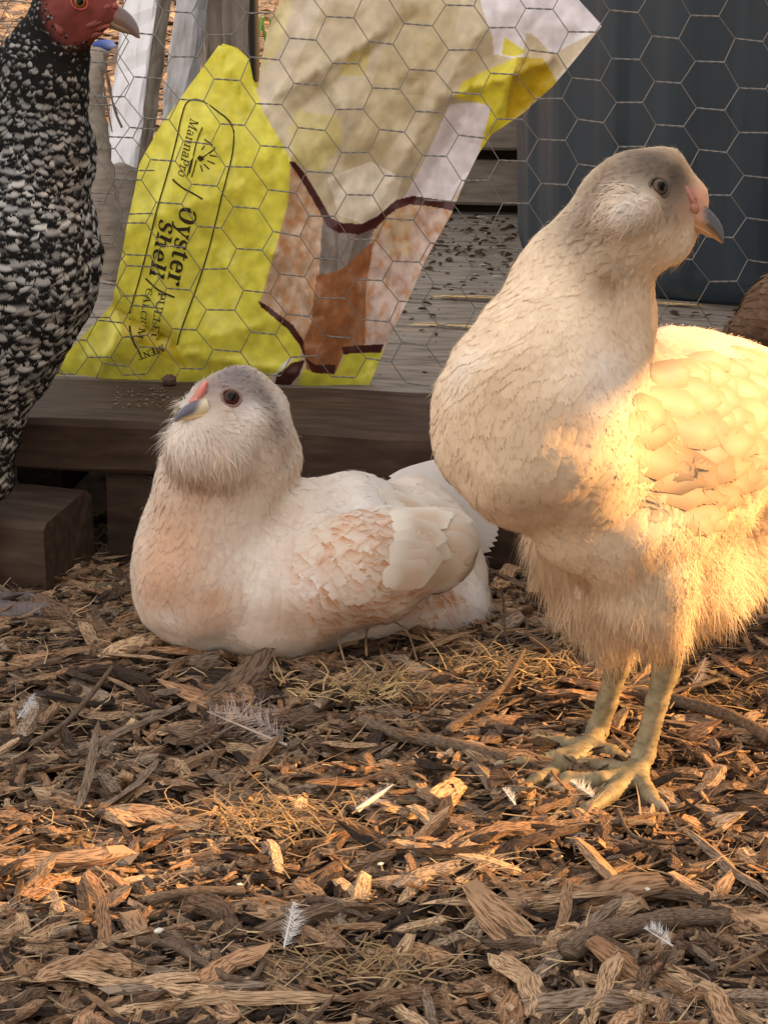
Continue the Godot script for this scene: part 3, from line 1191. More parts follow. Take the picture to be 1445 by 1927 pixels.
func build_wire() -> void:
	var t := thing("wire_fence", Vector3(0, 0.12, wz(0)))
	tag(t, "hexagonal galvanized chicken wire stretched upright behind the flat board", "wire fence")
	wire_layer(t, -0.75, 0.72, 0.112, 0.86, 0.0, 0.0, 0.115, 3)
	wire_layer(t, -0.62, -0.19, 0.118, 0.86, -0.012, 0.011, -0.06, 9)

func wire_layer(t: Node3D, x0: float, x1: float, y0: float, y1: float, dz: float, shift: float, skew: float, seed_: int) -> void:
	var f := FastNoiseLite.new()
	f.seed = seed_
	f.frequency = 9.0
	var b := Buf.new()
	var pw := 0.0325     # from one column of twists to the next
	var ph := 0.0352     # from one twist to the next in a column
	var half := 0.0108   # half a twist
	var node := func(i: int, j: int, side: float) -> Vector3:
		var u := i * pw + side * half
		var v := (j + (0.5 if (i & 1) else 0.0)) * ph
		var x := u - skew * v + shift
		var y := v + skew * 0.42 * (u - 0.1) * -1.0 + shift
		var k := f.get_noise_2d(x, y) * 0.004
		var k2 := f.get_noise_2d(x + 9.0, y) * 0.004
		var p := Vector3(x + k, 0.10 + y + k2, 0)
		p.z = wz(p.x) + dz + f.get_noise_2d(x * 0.4 + 30.0, y * 0.4) * 0.006
		return p
	var draw := func(a: Vector3, c: Vector3, r: float) -> void:
		if minf(a.x, c.x) < x0 or maxf(a.x, c.x) > x1 or minf(a.y, c.y) < y0 or maxf(a.y, c.y) > y1:
			return
		var m := a.lerp(c, 0.5) + Vector3(0, 0, f.get_noise_2d(a.x * 3.0, c.y * 3.0) * 0.0012)
		tube(b, [a, m, c], [r, r, r], 5, Color.WHITE, false)
	var ni := int((x1 - x0) / pw) + 8
	var nj := int((y1 - y0) / ph) + 8
	var i0 := int(x0 / pw) - 3
	for i in range(i0, i0 + ni):
		for j in range(-4, nj):
			var l: Vector3 = node.call(i, j, -1.0)
			var r: Vector3 = node.call(i, j, 1.0)
			# the twist: two wires wound round each other
			if l.x > x0 and r.x < x1 and l.y > y0 and l.y < y1:
				for w in 2:
					var pts := []
					var rad := []
					for k in 9:
						var a := PI * 3.0 * k / 8.0 + w * PI
						pts.append(l.lerp(r, k / 8.0) + Vector3(0, sin(a), cos(a)) * 0.00042)
						rad.append(0.00042)
					tube(b, pts, rad, 5, Color.WHITE, false)
			var up: int = j if (i & 1) == 0 else j + 1
			draw.call(r, node.call(i + 1, up, -1.0), 0.00043)
			draw.call(r, node.call(i + 1, up - 1, -1.0), 0.00043)
	put_world("wire_mesh", b, M.wire, t)

# ---------------------------------------------------------------- the empty feed bag
const BAG_Z := -1.612
var bag_out := PackedVector2Array()
var creases := []
var bn := FastNoiseLite.new()

func bag_st(px: float, py: float) -> Vector2:
	var d := ray(px, py)
	var k := BAG_Z / (d.z - 0.092 * d.x)
	return Vector2(d.x * k, CAM_H + d.y * k)

func bag_disp(q: Vector2) -> float:
	var edge := 9.0
	for k in bag_out.size():
		edge = minf(edge, q.distance_to(Geometry2D.get_closest_point_to_segment(q, bag_out[k], bag_out[(k + 1) % bag_out.size()])))
	var d := 0.009 * smoothstep(0.0, 0.045, edge) + bn.get_noise_2d(q.x * 7.0, q.y * 4.0) * 0.010 + absf(bn.get_noise_2d(q.x * 22.0 + 5.0, q.y * 13.0)) * 0.006
	for c in creases:
		var e: float = q.distance_to(Geometry2D.get_closest_point_to_segment(q, c[0], c[1])) / c[2]
		if e < 3.0:
			d += c[3] * 1.35 * exp(-absf(e) * 1.2)
	return d

func bag_pt(q: Vector2, lift := 0.0) -> Vector3:
	return Vector3(q.x, q.y, BAG_Z + 0.092 * q.x) + Vector3(-0.0916, 0, 0.9958) * (bag_disp(q) + lift)

func bag_poly(pts: Array) -> PackedVector2Array:
	var o := PackedVector2Array()
	for k in range(0, pts.size(), 2):
		o.append(bag_st(pts[k], pts[k + 1]))
	return o

func fill_poly(im: Image, poly: PackedVector2Array, col: Color) -> void:
	var y0 := 1e9
	var y1 := -1e9
	for p in poly:
		y0 = minf(y0, p.y)
		y1 = maxf(y1, p.y)
	for y in range(maxi(0, int(y0)), mini(im.get_height() - 1, int(y1) + 1) + 1):
		var xs := []
		for k in poly.size():
			var a := poly[k]
			var b := poly[(k + 1) % poly.size()]
			var yy := y + 0.5
			if (a.y <= yy) != (b.y <= yy):
				xs.append(a.x + (yy - a.y) / (b.y - a.y) * (b.x - a.x))
		xs.sort()
		for k in range(0, xs.size() - 1, 2):
			var l := maxi(0, int(round(xs[k])))
			var r := mini(im.get_width(), int(round(xs[k + 1])))
			if r > l:
				if col.a >= 1.0:
					im.fill_rect(Rect2i(l, y, r - l, 1), col)
				else:
					for x in range(l, r):
						im.set_pixel(x, y, im.get_pixel(x, y).lerp(Color(col.r, col.g, col.b, 1), col.a))

func build_bag() -> void:
	bn.seed = 51
	bn.frequency = 1.0
	bn.fractal_octaves = 3
	bag_out = bag_poly([82, 704, 135, 655, 185, 602, 213, 570, 222, 530, 240, 440, 262, 310, 300, 240, 358, 160, 415, 84, 445, 92, 466, 112, 474, 150, 486, 170, 492, 120, 502, 60, 530, 0, 545, -60, 800, -80, 1060, -70, 1088, 0, 1131, 47, 1085, 105, 1040, 160, 985, 212, 925, 252, 900, 290, 875, 340, 850, 400, 800, 490, 770, 560, 740, 620, 690, 735, 560, 730, 430, 722, 300, 716, 180, 708])
	for c in [[555, 290, 525, 470, 0.012, 0.006], [555, 290, 500, 200, 0.010, 0.005], [525, 470, 495, 560, 0.012, 0.006], [520, 180, 720, 60, 0.008, 0.005], [560, 210, 780, 30, 0.010, -0.004], [640, 420, 600, 700, 0.010, 0.005], [700, 420, 660, 640, 0.010, -0.005], [700, 400, 900, 60, 0.014, 0.006], [780, 380, 890, 180, 0.012, -0.005], [850, 180, 1040, 110, 0.006, 0.007], [975, 110, 925, 240, 0.006, 0.006], [1040, 165, 1130, 47, 0.007, 0.005], [215, 580, 330, 640, 0.008, -0.007], [230, 620, 200, 690, 0.012, 0.007], [330, 640, 520, 600, 0.014, 0.004], [250, 420, 520, 330, 0.02, 0.004], [420, 90, 470, 200, 0.008, 0.005], [360, 660, 560, 700, 0.012, 0.006], [850, 400, 740, 620, 0.008, 0.006], [600, 120, 690, 260, 0.01, 0.005]]:
		creases.append([bag_st(c[0], c[1]), bag_st(c[2], c[3]), c[4], c[5]])
	var lo := Vector2(9, 9)
	var hi := -lo
	for p in bag_out:
		lo = lo.min(p)
		hi = hi.max(p)
	# the print, laid out in the sheet's own flat measure
	var ppm := 1300.0
	var w := int((hi.x - lo.x) * ppm) + 4
	var h := int((hi.y - lo.y) * ppm) + 4
	var im := Image.create(w, h, false, Image.FORMAT_RGB8)
	var tx := func(pts: Array) -> PackedVector2Array:
		var o := PackedVector2Array()
		for q in bag_poly(pts):
			o.append(Vector2((q.x - lo.x) * ppm, (hi.y - q.y) * ppm))
		return o
	var C := func(r: float, g: float, b: float, a := 1.0) -> Color:
		return Color(r / 255.0, g / 255.0, b / 255.0, a)
	var yel: Color = C.call(234, 226, 84)
	var dark: Color = C.call(74, 36, 34)
	im.fill(C.call(205, 190, 160))
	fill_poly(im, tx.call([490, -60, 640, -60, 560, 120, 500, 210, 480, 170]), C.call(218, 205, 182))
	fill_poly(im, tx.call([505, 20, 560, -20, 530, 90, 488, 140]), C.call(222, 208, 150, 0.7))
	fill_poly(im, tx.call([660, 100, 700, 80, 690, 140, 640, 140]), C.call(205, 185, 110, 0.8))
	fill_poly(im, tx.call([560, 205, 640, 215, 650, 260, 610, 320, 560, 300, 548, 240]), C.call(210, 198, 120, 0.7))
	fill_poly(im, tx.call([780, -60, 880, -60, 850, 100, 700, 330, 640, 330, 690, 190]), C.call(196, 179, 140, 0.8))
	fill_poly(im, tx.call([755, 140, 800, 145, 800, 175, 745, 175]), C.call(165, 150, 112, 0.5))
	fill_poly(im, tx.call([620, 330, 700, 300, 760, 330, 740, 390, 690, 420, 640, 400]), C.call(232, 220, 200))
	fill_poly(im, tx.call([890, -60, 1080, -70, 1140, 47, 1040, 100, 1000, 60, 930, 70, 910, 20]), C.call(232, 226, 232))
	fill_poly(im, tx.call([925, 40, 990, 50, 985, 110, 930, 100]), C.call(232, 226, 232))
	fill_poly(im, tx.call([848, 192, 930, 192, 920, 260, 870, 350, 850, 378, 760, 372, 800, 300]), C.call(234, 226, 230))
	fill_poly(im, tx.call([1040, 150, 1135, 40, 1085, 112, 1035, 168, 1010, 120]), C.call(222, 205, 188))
	# yellow front
	fill_poly(im, tx.call([60, 720, 213, 560, 240, 310, 415, 70, 480, 105, 484, 172, 500, 210, 555, 290, 549, 370, 525, 462, 495, 562, 540, 600, 574, 640, 562, 690, 520, 740, 200, 740]), yel)
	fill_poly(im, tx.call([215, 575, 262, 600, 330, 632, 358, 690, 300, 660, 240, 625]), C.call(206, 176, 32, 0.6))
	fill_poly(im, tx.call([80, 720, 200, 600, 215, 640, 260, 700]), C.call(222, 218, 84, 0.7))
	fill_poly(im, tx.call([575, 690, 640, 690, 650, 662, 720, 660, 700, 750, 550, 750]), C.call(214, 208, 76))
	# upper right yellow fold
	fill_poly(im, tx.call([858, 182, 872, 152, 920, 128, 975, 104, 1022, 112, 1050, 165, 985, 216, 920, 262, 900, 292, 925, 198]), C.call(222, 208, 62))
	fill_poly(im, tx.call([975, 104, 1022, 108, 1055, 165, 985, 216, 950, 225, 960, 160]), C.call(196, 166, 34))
	fill_poly(im, tx.call([950, 68, 990, 95, 970, 104, 945, 100]), C.call(222, 208, 62))
	# printed picture of feed and warm feathers
	var pic: PackedVector2Array = tx.call([556, 296, 566, 320, 612, 395, 632, 420, 668, 432, 706, 425, 735, 388, 780, 375, 852, 388, 860, 400, 800, 490, 740, 620, 722, 656, 650, 656, 632, 700, 580, 690, 574, 640, 540, 600, 495, 562, 525, 462, 549, 370])
	fill_poly(im, pic, C.call(205, 172, 145))
	fill_poly(im, tx.call([612, 395, 632, 420, 668, 432, 706, 425, 690, 480, 640, 510, 605, 510]), C.call(128, 120, 116))
	fill_poly(im, tx.call([640, 430, 672, 432, 655, 500, 640, 505]), C.call(170, 163, 156, 0.8))
	fill_poly(im, tx.call([600, 512, 650, 500, 705, 450, 690, 530, 686, 656, 650, 656, 632, 700, 580, 690, 574, 640, 590, 600]), C.call(160, 104, 66))
	fill_poly(im, tx.call([700, 470, 740, 400, 850, 390, 800, 490, 740, 620, 725, 656, 688, 656]), C.call(214, 190, 180))
	fill_poly(im, tx.call([720, 400, 780, 395, 770, 480, 730, 480]), C.call(220, 190, 140, 0.6))
	var mn := FastNoiseLite.new()
	mn.seed = 3
	mn.frequency = 0.05
	mn.fractal_octaves = 4
	for y in h:
		for x in w:
			if x % 1 == 0 and Geometry2D.is_point_in_polygon(Vector2(x, y), pic):
				var c := im.get_pixel(x, y)
				var k := mn.get_noise_2d(x * 1.6, y)
				var far := clampf(1.0 - absf(c.r - 0.82) * 4.0, 0.3, 1.0)
				im.set_pixel(x, y, c.lerp(C.call(196, 122, 60) if k > 0 else C.call(236, 214, 190), absf(k) * 1.1 * far))
	# dark scalloped border
	for q in [[553, 296, 562, 296, 582, 326, 606, 368, 628, 408, 640, 416, 636, 430, 620, 420, 598, 380, 574, 336], [622, 404, 650, 416, 684, 418, 712, 404, 730, 388, 746, 374, 776, 368, 820, 374, 858, 380, 856, 396, 800, 386, 770, 384, 748, 390, 732, 402, 708, 428, 676, 438, 640, 432, 624, 418], [490, 558, 504, 566, 530, 586, 556, 606, 574, 632, 578, 668, 566, 640, 548, 616, 520, 590, 498, 572], [577, 668, 598, 680, 634, 684, 630, 702, 590, 694], [645, 650, 722, 648, 716, 664, 648, 664], [516, 728, 524, 700, 552, 678, 577, 672, 566, 700, 548, 722, 530, 730]]:
		fill_poly(im, tx.call(q), dark)
	fill_poly(im, tx.call([500, 735, 512, 705, 545, 670, 560, 668, 524, 698, 516, 730]), C.call(235, 232, 225))
	# scuffs
	var sn := FastNoiseLite.new()
	sn.seed = 15
	sn.frequency = 0.02
	sn.fractal_octaves = 5
	for y in h:
		for x in w:
			var c := im.get_pixel(x, y)
			var k := 1.0 + sn.get_noise_2d(x * 2.5, y * 2.5) * 0.10
			im.set_pixel(x, y, Color(c.r * k, c.g * k, c.b * k))
	var m := mat("bag", Color(1, 1, 1), 0.33, 0.5)
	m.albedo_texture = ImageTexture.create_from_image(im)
	m.texture_repeat = false
	m.backlight_enabled = true
	m.backlight = Color(0.3, 0.3, 0.3).linear_to_srgb()
	var t := thing("feed_bag", Vector3(-0.1, 0.112, BAG_Z))
	tag(t, "crumpled empty yellow and cream feed bag printed Oyster Shell, standing behind the wire", "bag")
	# front and back sheets, cut from a grid by the outline
	var cell := 0.006
	for sheet in 2:
		var b := Buf.new()
		var ids := {}
		var add := func(q: Vector2) -> int:
			var key := Vector2i((q * 20000.0).round())
			if not ids.has(key):
				var e := 0.002
				var p := bag_pt(q)
				var nn := Vector3(-0.0916, 0, 0.9958)
				if sheet == 0:
					nn = (bag_pt(q + Vector2(e, 0)) - bag_pt(q - Vector2(e, 0))).cross(bag_pt(q + Vector2(0, e)) - bag_pt(q - Vector2(0, e))).normalized()
				else:
					p = Vector3(q.x, q.y, BAG_Z + 0.092 * q.x) - nn * (bag_disp(q) * 0.9 + 0.004)
					nn = -nn
				ids[key] = b.add(p, nn, Color.WHITE, Vector2((q.x - lo.x) * ppm / w, (hi.y - q.y) * ppm / h))
			return ids[key]
		var step := cell if sheet == 0 else cell * 2
		var cx := int((hi.x - lo.x) / step) + 1
		var cy := int((hi.y - lo.y) / step) + 1
		for j in cy:
			for k in cx:
				var a := lo + Vector2(k, j) * step
				var sq := PackedVector2Array([a, a + Vector2(step, 0), a + Vector2(step, step), a + Vector2(0, step)])
				for piece in Geometry2D.intersect_polygons(sq, bag_out):
					var id := []
					for q in piece:
						id.append(add.call(q))
					for q in range(1, id.size() - 1):
						b.tri(id[0], id[q], id[q + 1])
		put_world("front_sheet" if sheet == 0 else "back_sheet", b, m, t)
	var ink := mat("ink", Color(0.035, 0.026, 0.012), 0.6, 0.3)
	# printed frame, rules and the sun-over-a-barn emblem
	bag_line(t, "printed_frame", [[[255, 566, 268, 520, 300, 400, 330, 285, 344, 218, 352, 194, 366, 186, 385, 190, 412, 205, 432, 220, 442, 236, 445, 256, 440, 300, 420, 380, 390, 490, 352, 600, 338, 646]]], 2.6, ink)
	for q in [[332, 332, 352, 348, 390, 368], [280, 519, 306, 540, 334, 555], [255, 566, 246, 590, 252, 622, 268, 660]]:
		bag_line(t, "printed_rule", [[q]], 3.0, ink)
	bag_line(t, "printed_emblem", [[[386, 236, 376, 262, 370, 290, 364, 322]], [[368, 292, 364, 310, 360, 326]], [[376, 296, 372, 314, 368, 328]], [[390, 258, 404, 268, 410, 276, 400, 284]], [[410, 276, 396, 286, 388, 292]], [[400, 288, 414, 290]], [[396, 298, 410, 304]], [[390, 304, 400, 314]], [[384, 306, 388, 318]], [[391, 270, 386, 278]]], 2.2, ink)
	bag_line(t, "printed_emblem", [[[380, 290, 386, 296]], [[382, 296, 389, 292]]], 8.0, ink)
	for q in [["MannaPro", 361, 220, 341, 324, 17, true, 400], ["Oyster", 349, 379, 319, 526, 31, true, 700], ["Shell", 309, 404, 286, 512, 27, true, 700], ["PULLET", 306, 543, 288, 632, 14, false, 400], ["CALCIUM", 282, 536, 262, 630, 12.5, false, 400], ["MENT", 312, 642, 262, 662, 13, false, 700]]:
		lettering(t, q[0], Vector2(q[1], q[2]), Vector2(q[3], q[4]), q[5], q[6], q[7], ink)
	lettering(t, "MS", Vector2(92, 688), Vector2(110, 704), 12, true, 700, ink)

func bag_line(t: Node3D, called: String, lines: Array, width: float, m: Material) -> void:
	var b := Buf.new()
	for l in lines:
		var pts := []
		for k in range(0, l[0].size(), 2):
			pts.append(Vector3(l[0][k], l[0][k + 1], 0))
		var sp := smooth_path(pts, 5) if pts.size() > 2 else pts
		var prev := -1
		for k in sp.size():
			var d: Vector3 = ((sp[mini(k + 1, sp.size() - 1)] as Vector3) - (sp[maxi(k - 1, 0)] as Vector3)).normalized()
			var s := Vector2(-d.y, d.x) * width * 0.5
			var c := Vector2(sp[k].x, sp[k].y)
			var first := b.v.size()
			for e in [-1.0, 1.0]:
				var q: Vector2 = c + s * e
				b.add(bag_pt(bag_st(q.x, q.y), 0.0007), Vector3(-0.0916, 0, 0.9958), Color.WHITE)
			if prev >= 0:
				b.quad(prev, prev + 1, first + 1, first)
			prev = first
	put_world(called, b, m, t)

# words laid on the sheet from one point towards another, capitals «size» high
func lettering(t: Node3D, text: String, from: Vector2, to: Vector2, size: float, italic: bool, weight: int, m: Material) -> void:
	var f := SystemFont.new()
	f.font_names = PackedStringArray(["Droid Serif"])
	f.font_weight = weight
	var tm := TextMesh.new()
	tm.text = text
	tm.font = f
	tm.font_size = 64
	tm.pixel_size = 0.01
	tm.depth = 0.0
	tm.curve_step = 1.0
	tm.horizontal_alignment = HORIZONTAL_ALIGNMENT_LEFT
	var arr := tm.get_mesh_arrays()
	var vv: PackedVector3Array = arr[Mesh.ARRAY_VERTEX]
	var ii: PackedInt32Array = arr[Mesh.ARRAY_INDEX] if arr[Mesh.ARRAY_INDEX] != null else PackedInt32Array(range(vv.size()))
	var x0 := 1e9
	var x1 := -1e9
	var y0 := 1e9
	for p in vv:
		x0 = minf(x0, p.x)
		x1 = maxf(x1, p.x)
		y0 = minf(y0, p.y)
	var d := (to - from)
	var up := Vector2(d.y, -d.x).normalized()
	var b := Buf.new()
	for p in vv:
		var yy := (p.y - y0 - (0.14 if "y" in text else 0.0)) / 0.457
		var u := (p.x - x0) / (x1 - x0) + (yy * 0.2 * size / d.length() if italic else 0.0)
		var q := from + d * u + up * yy * size
		b.add(bag_pt(bag_st(q.x, q.y), 0.0007), Vector3(-0.0916, 0, 0.9958), Color.WHITE)
	for k in range(0, ii.size(), 3):
		b.tri(ii[k], ii[k + 1], ii[k + 2])
	put_world("lettering", b, m, t)

# ---------------------------------------------------------------- the pullet that stands at the right
func build_standing_pullet() -> void:
	bones = []
	var back := Vector3(0.75, -0.22, -0.6)
	var hd := [0.008, 0.0018, 0.0005, 0.003]
	var nk := [0.024, 0.0040, 0.0008, 0.003]
	var ch := [0.027, 0.0095, 0.0008, 0.0045]
	var bd := [0.033, 0.0115, 0.0012, 0.0045]
	var wg := [0.0, 0.0, 0.0, 0.002]
	var th := [0.026, 0.0065, 0.0014, 0.012]
	var fl := [0.028, 0.0065, 0.0024, 0.021]
	bone([1225, 368, 1.075, 88], [1212, 382, 1.075, 92], Vector3(-0.8, -0.35, 0), hd)
	bone([1280, 394, 1.072, 35], [1236, 374, 1.075, 80], Vector3(-0.9, -0.1, 0), hd)
	bone([1176, 392, 1.078, 90], [1126, 480, 1.085, 106], Vector3(-0.55, -0.85, 0), nk)
	bone([1215, 440, 1.068, 76], [1262, 462, 1.068, 40], Vector3(-0.45, -0.9, 0), [0.014, 0.0026, 0.001, 0.010])
	bone([1172, 398, 1.040, 52], [1212, 398, 1.040, 36], Vector3(-0.85, -0.5, 0.1), [0.013, 0.0024, 0.0026, 0.0105])
	bone([1126, 480, 1.085, 106], [1084, 592, 1.08, 144], Vector3(-0.15, -1, 0.1), nk)
	bone([1082, 590, 1.08, 148], [1032, 730, 1.055, 184], Vector3(-0.1, -1, 0.15), ch)
	bone([1032, 730, 1.055, 184], [1012, 800, 1.045, 190], Vector3(0.0, -1, 0.0), ch)
	bone([1012, 800, 1.045, 190], [1095, 940, 1.065, 140], Vector3(0.35, -0.9, 0), ch)
	bone([1012, 790, 1.045, 188], [1205, 850, 1.115, 232], Vector3(0.7, -0.7, -0.3), bd)
	bone([1290, 800, 1.16, 194], [1430, 835, 1.235, 190], back, bd)
	bone([1440, 850, 1.235, 185], [1530, 760, 1.28, 110], Vector3(0.8, 0.3, -0.5), bd)
	bone([1245, 790, 1.085, 128], [1350, 830, 1.12, 140], Vector3(0.75, -0.45, -0.45), wg)
	bone([1350, 830, 1.12, 140], [1450, 880, 1.17, 112], Vector3(0.78, -0.35, -0.5), wg)
	bone([1190, 1000, 1.07, 126], [1212, 1120, 1.065, 86], Vector3(0.1, -1, 0), th)
	bone([1212, 1120, 1.065, 86], [1250, 1205, 1.07, 38], Vector3(0.15, -1, 0), th)
	bone([1110, 1030, 1.115, 112], [1148, 1150, 1.115, 74], Vector3(0.1, -1, 0), fl)
	bone([1148, 1150, 1.115, 74], [1158, 1215, 1.115, 34], Vector3(0.1, -1, 0), th)
	bone([1365, 1000, 1.18, 130], [1318, 1090, 1.15, 88], Vector3(0.45, -0.85, -0.1), fl)
	bone([1300, 960, 1.11, 110], [1290, 1090, 1.10, 70], Vector3(0.25, -0.95, -0.1), fl)
	bone([1060, 1000, 1.10, 60], [1110, 1080, 1.11, 60], Vector3(-0.5, -0.75, 0), fl)
	build_grid(0.0042, 0.019)
	lumps(17.0, 0.0055, 71)
	var base := gnd(1165, 1445)
	var t := thing("pullet", base)
	tag(t, "pale cream pullet standing at the right with its head turned right, sun on its flank", "hen", "pale pullets in the run")
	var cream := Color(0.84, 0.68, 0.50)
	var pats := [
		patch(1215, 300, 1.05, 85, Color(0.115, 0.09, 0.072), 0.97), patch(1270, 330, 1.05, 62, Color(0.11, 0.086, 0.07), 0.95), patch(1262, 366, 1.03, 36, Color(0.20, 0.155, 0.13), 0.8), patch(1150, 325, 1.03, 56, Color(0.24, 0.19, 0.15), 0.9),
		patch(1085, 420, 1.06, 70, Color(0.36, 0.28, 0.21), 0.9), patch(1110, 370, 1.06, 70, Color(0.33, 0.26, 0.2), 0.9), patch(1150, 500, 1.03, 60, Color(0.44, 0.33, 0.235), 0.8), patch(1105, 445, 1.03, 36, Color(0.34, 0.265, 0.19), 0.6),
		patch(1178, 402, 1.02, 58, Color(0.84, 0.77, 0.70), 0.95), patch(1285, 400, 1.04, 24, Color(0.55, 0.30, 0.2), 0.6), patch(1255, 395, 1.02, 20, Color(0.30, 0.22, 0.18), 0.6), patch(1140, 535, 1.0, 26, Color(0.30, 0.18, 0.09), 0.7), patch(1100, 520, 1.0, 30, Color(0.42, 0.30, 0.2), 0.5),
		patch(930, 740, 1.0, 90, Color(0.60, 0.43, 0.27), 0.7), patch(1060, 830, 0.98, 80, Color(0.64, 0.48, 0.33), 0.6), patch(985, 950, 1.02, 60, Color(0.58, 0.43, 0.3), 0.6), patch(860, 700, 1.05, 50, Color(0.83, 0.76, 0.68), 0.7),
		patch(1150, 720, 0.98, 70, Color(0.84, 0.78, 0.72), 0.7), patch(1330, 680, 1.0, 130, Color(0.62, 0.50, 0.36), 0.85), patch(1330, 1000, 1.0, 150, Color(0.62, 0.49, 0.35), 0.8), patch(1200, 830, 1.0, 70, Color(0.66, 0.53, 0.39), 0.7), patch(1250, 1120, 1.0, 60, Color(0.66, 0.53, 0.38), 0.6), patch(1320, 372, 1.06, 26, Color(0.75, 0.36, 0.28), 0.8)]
	var nz := FastNoiseLite.new()
	nz.seed = 21
	nz.frequency = 38.0
	var hb := vz(1215, 400, 1.07)
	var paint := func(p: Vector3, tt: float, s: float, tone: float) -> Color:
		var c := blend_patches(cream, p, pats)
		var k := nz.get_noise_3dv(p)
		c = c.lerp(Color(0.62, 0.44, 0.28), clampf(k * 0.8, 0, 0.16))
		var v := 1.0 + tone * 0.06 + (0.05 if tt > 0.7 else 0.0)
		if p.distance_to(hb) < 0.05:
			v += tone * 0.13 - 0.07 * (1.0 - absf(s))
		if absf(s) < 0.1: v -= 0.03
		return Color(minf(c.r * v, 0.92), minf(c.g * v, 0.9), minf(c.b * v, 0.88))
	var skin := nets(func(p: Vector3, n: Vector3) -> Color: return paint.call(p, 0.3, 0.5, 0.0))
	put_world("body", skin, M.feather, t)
	var ep := hit(1240, 352)
	var bk := hit(1310, 385)
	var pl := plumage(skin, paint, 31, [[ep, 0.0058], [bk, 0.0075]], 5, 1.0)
	put_world("plumage", pl[0], M.feather, t).set_meta("kind", "stuff")
	put_world("down", pl[1], M.feather, t).set_meta("kind", "stuff")
	# folded wing: its flight feathers, one by one
	var r := RandomNumberGenerator.new()
	r.seed = 6
	var wing := func(_p: Vector3, tt: float, s: float, _k: float) -> Color:
		var c := Color(0.56, 0.45, 0.335)
		if absf(s) < 0.05: c = Color(0.61, 0.51, 0.39)
		c = c.lerp(Color(0.46, 0.29, 0.15), 0.5 * smoothstep(0.7, 1.0, maxf(absf(s), (tt - 0.3) * 1.4)))
		return c * (0.97 + _k * 0.05 - 0.06 * absf(sin(tt * 70.0)) * absf(s))
	var wg_ := Node3D.new()
	wg_.name = "wing"
	t.add_child(wg_, true)
	var rows_ := [[6, 1180, 1290, 955, 905, 0.064, 0.0090, 0.0026, 0.0002], [10, 1195, 1410, 905, 850, 0.058, 0.0100, 0.0026, 0.0003], [12, 1185, 1420, 850, 805, 0.048, 0.0105, 0.0025, 0.0004], [12, 1185, 1420, 800, 755, 0.042, 0.0105, 0.0024, 0.0005], [12, 1195, 1430, 750, 705, 0.036, 0.0100, 0.0022, 0.0006], [11, 1225, 1430, 700, 665, 0.032, 0.0095, 0.0020, 0.0007]]
	for q in rows_:
		for k in q[0]:
			var u: float = k / float(q[0] - 1)
			var root := hit(lerpf(q[1], q[2], u) + r.randf_range(-12, 12), lerpf(q[3], q[4], u) + r.randf_range(-16, 16))
			var b := Buf.new()
			feather(b, root, Vector3(0.80, -0.30 + r.randf_range(-0.1, 0.1), -0.5), q[5] * r.randf_range(0.85, 1.1), q[6], q[7] * r.randf_range(0.85, 1.15), wing, 12, r, q[8])
			put_world("flight_feather", b, M.feather, wg_)
	var tail := Node3D.new()
	tail.name = "tail"
	t.add_child(tail, true)
	for k in 8:
		var b := Buf.new()
		vane(b, vz(1440 + 6 * k, 745 - 4 * k, 1.25 + 0.006 * k), Vector3(0.6 + 0.05 * k, 0.78 - 0.06 * k, -0.35), Vector3(-0.5, 0.2, 0.8), 0.085, 0.011, 0.2, wing, r, 10)
		put_world("tail_feather", b, M.feather, tail)
	# face
	eye(t, 1240, 352, 19, Color(0.10, 0.065, 0.04), Color(0.09, 0.072, 0.058))
	var cb := Buf.new()
	var cp := hit(1298, 374)
	blob(cb, cp + Vector3(0.0005, 0.001, -0.001), Basis(Vector3(0, 0, 1), -1.05), Vector3(0.0080, 0.0020, 0.0026), Color(0.50, 0.21, 0.16), 0.7, 3)
	blob(cb, cp + Vector3(0.0022, -0.0045, -0.0012), Basis(Vector3(0, 0, 1), -1.05), Vector3(0.0040, 0.0026, 0.0028), Color(0.50, 0.22, 0.16), 0.5, 4)
	put_world("comb", cb, M.skin, t)
	var bb := vz(1300, 400, 1.068)
	beak(t, bb, (vz(1361, 430, 1.062) - bb).normalized(), 0.0236, 0.0145, 0.0112, Color(0.50, 0.25, 0.15), Color(0.035, 0.030, 0.028), Color(0.42, 0.22, 0.09))
	# legs
	var c1 := Color(0.18, 0.15, 0.085)
	var c2 := Color(0.28, 0.225, 0.13)
	var f := func(px: float, py: float, rr: float) -> Array:
		var p := gnd(px, py, 0.010)
		return [p + Vector3(0, rr - 0.006, 0), rr]
	var j := func(px: float, py: float, z: float, rpx: float) -> Array:
		var p := vz(px, py, z)
		return [p, rpx * mpp(p)]
	var foot: Array = f.call(1198, 1452, 0.0056)
	leg(t, [j.call(1262, 1200, 1.072, 35), j.call(1252, 1262, 1.072, 25), j.call(1236, 1320, 1.07, 20), j.call(1210, 1420, 1.066, 21), foot],
		[[foot, f.call(1130, 1466, 0.0051), f.call(1066, 1462, 0.0044), f.call(1046, 1476, 0.0026)], [foot, f.call(1150, 1490, 0.0050), f.call(1105, 1520, 0.0042), f.call(1090, 1535, 0.0026)], [foot, f.call(1150, 1440, 0.0045), f.call(1085, 1428, 0.0038), f.call(1050, 1424, 0.0025)], [foot, f.call(1222, 1492, 0.0045), f.call(1240, 1510, 0.0028)]], c1, c2)
	for q in [[1046, 1476, -1, 0.15], [1090, 1535, -0.8, 0.6], [1050, 1424, -1, -0.1], [1240, 1510, 0.6, 0.8]]:
		claw(t, gnd(q[0], q[1], 0.009), Vector3(q[2], -0.1, q[3]).normalized(), 0.010, 0.0026, Color(0.36, 0.27, 0.17))
	foot = f.call(1112, 1402, 0.0056)
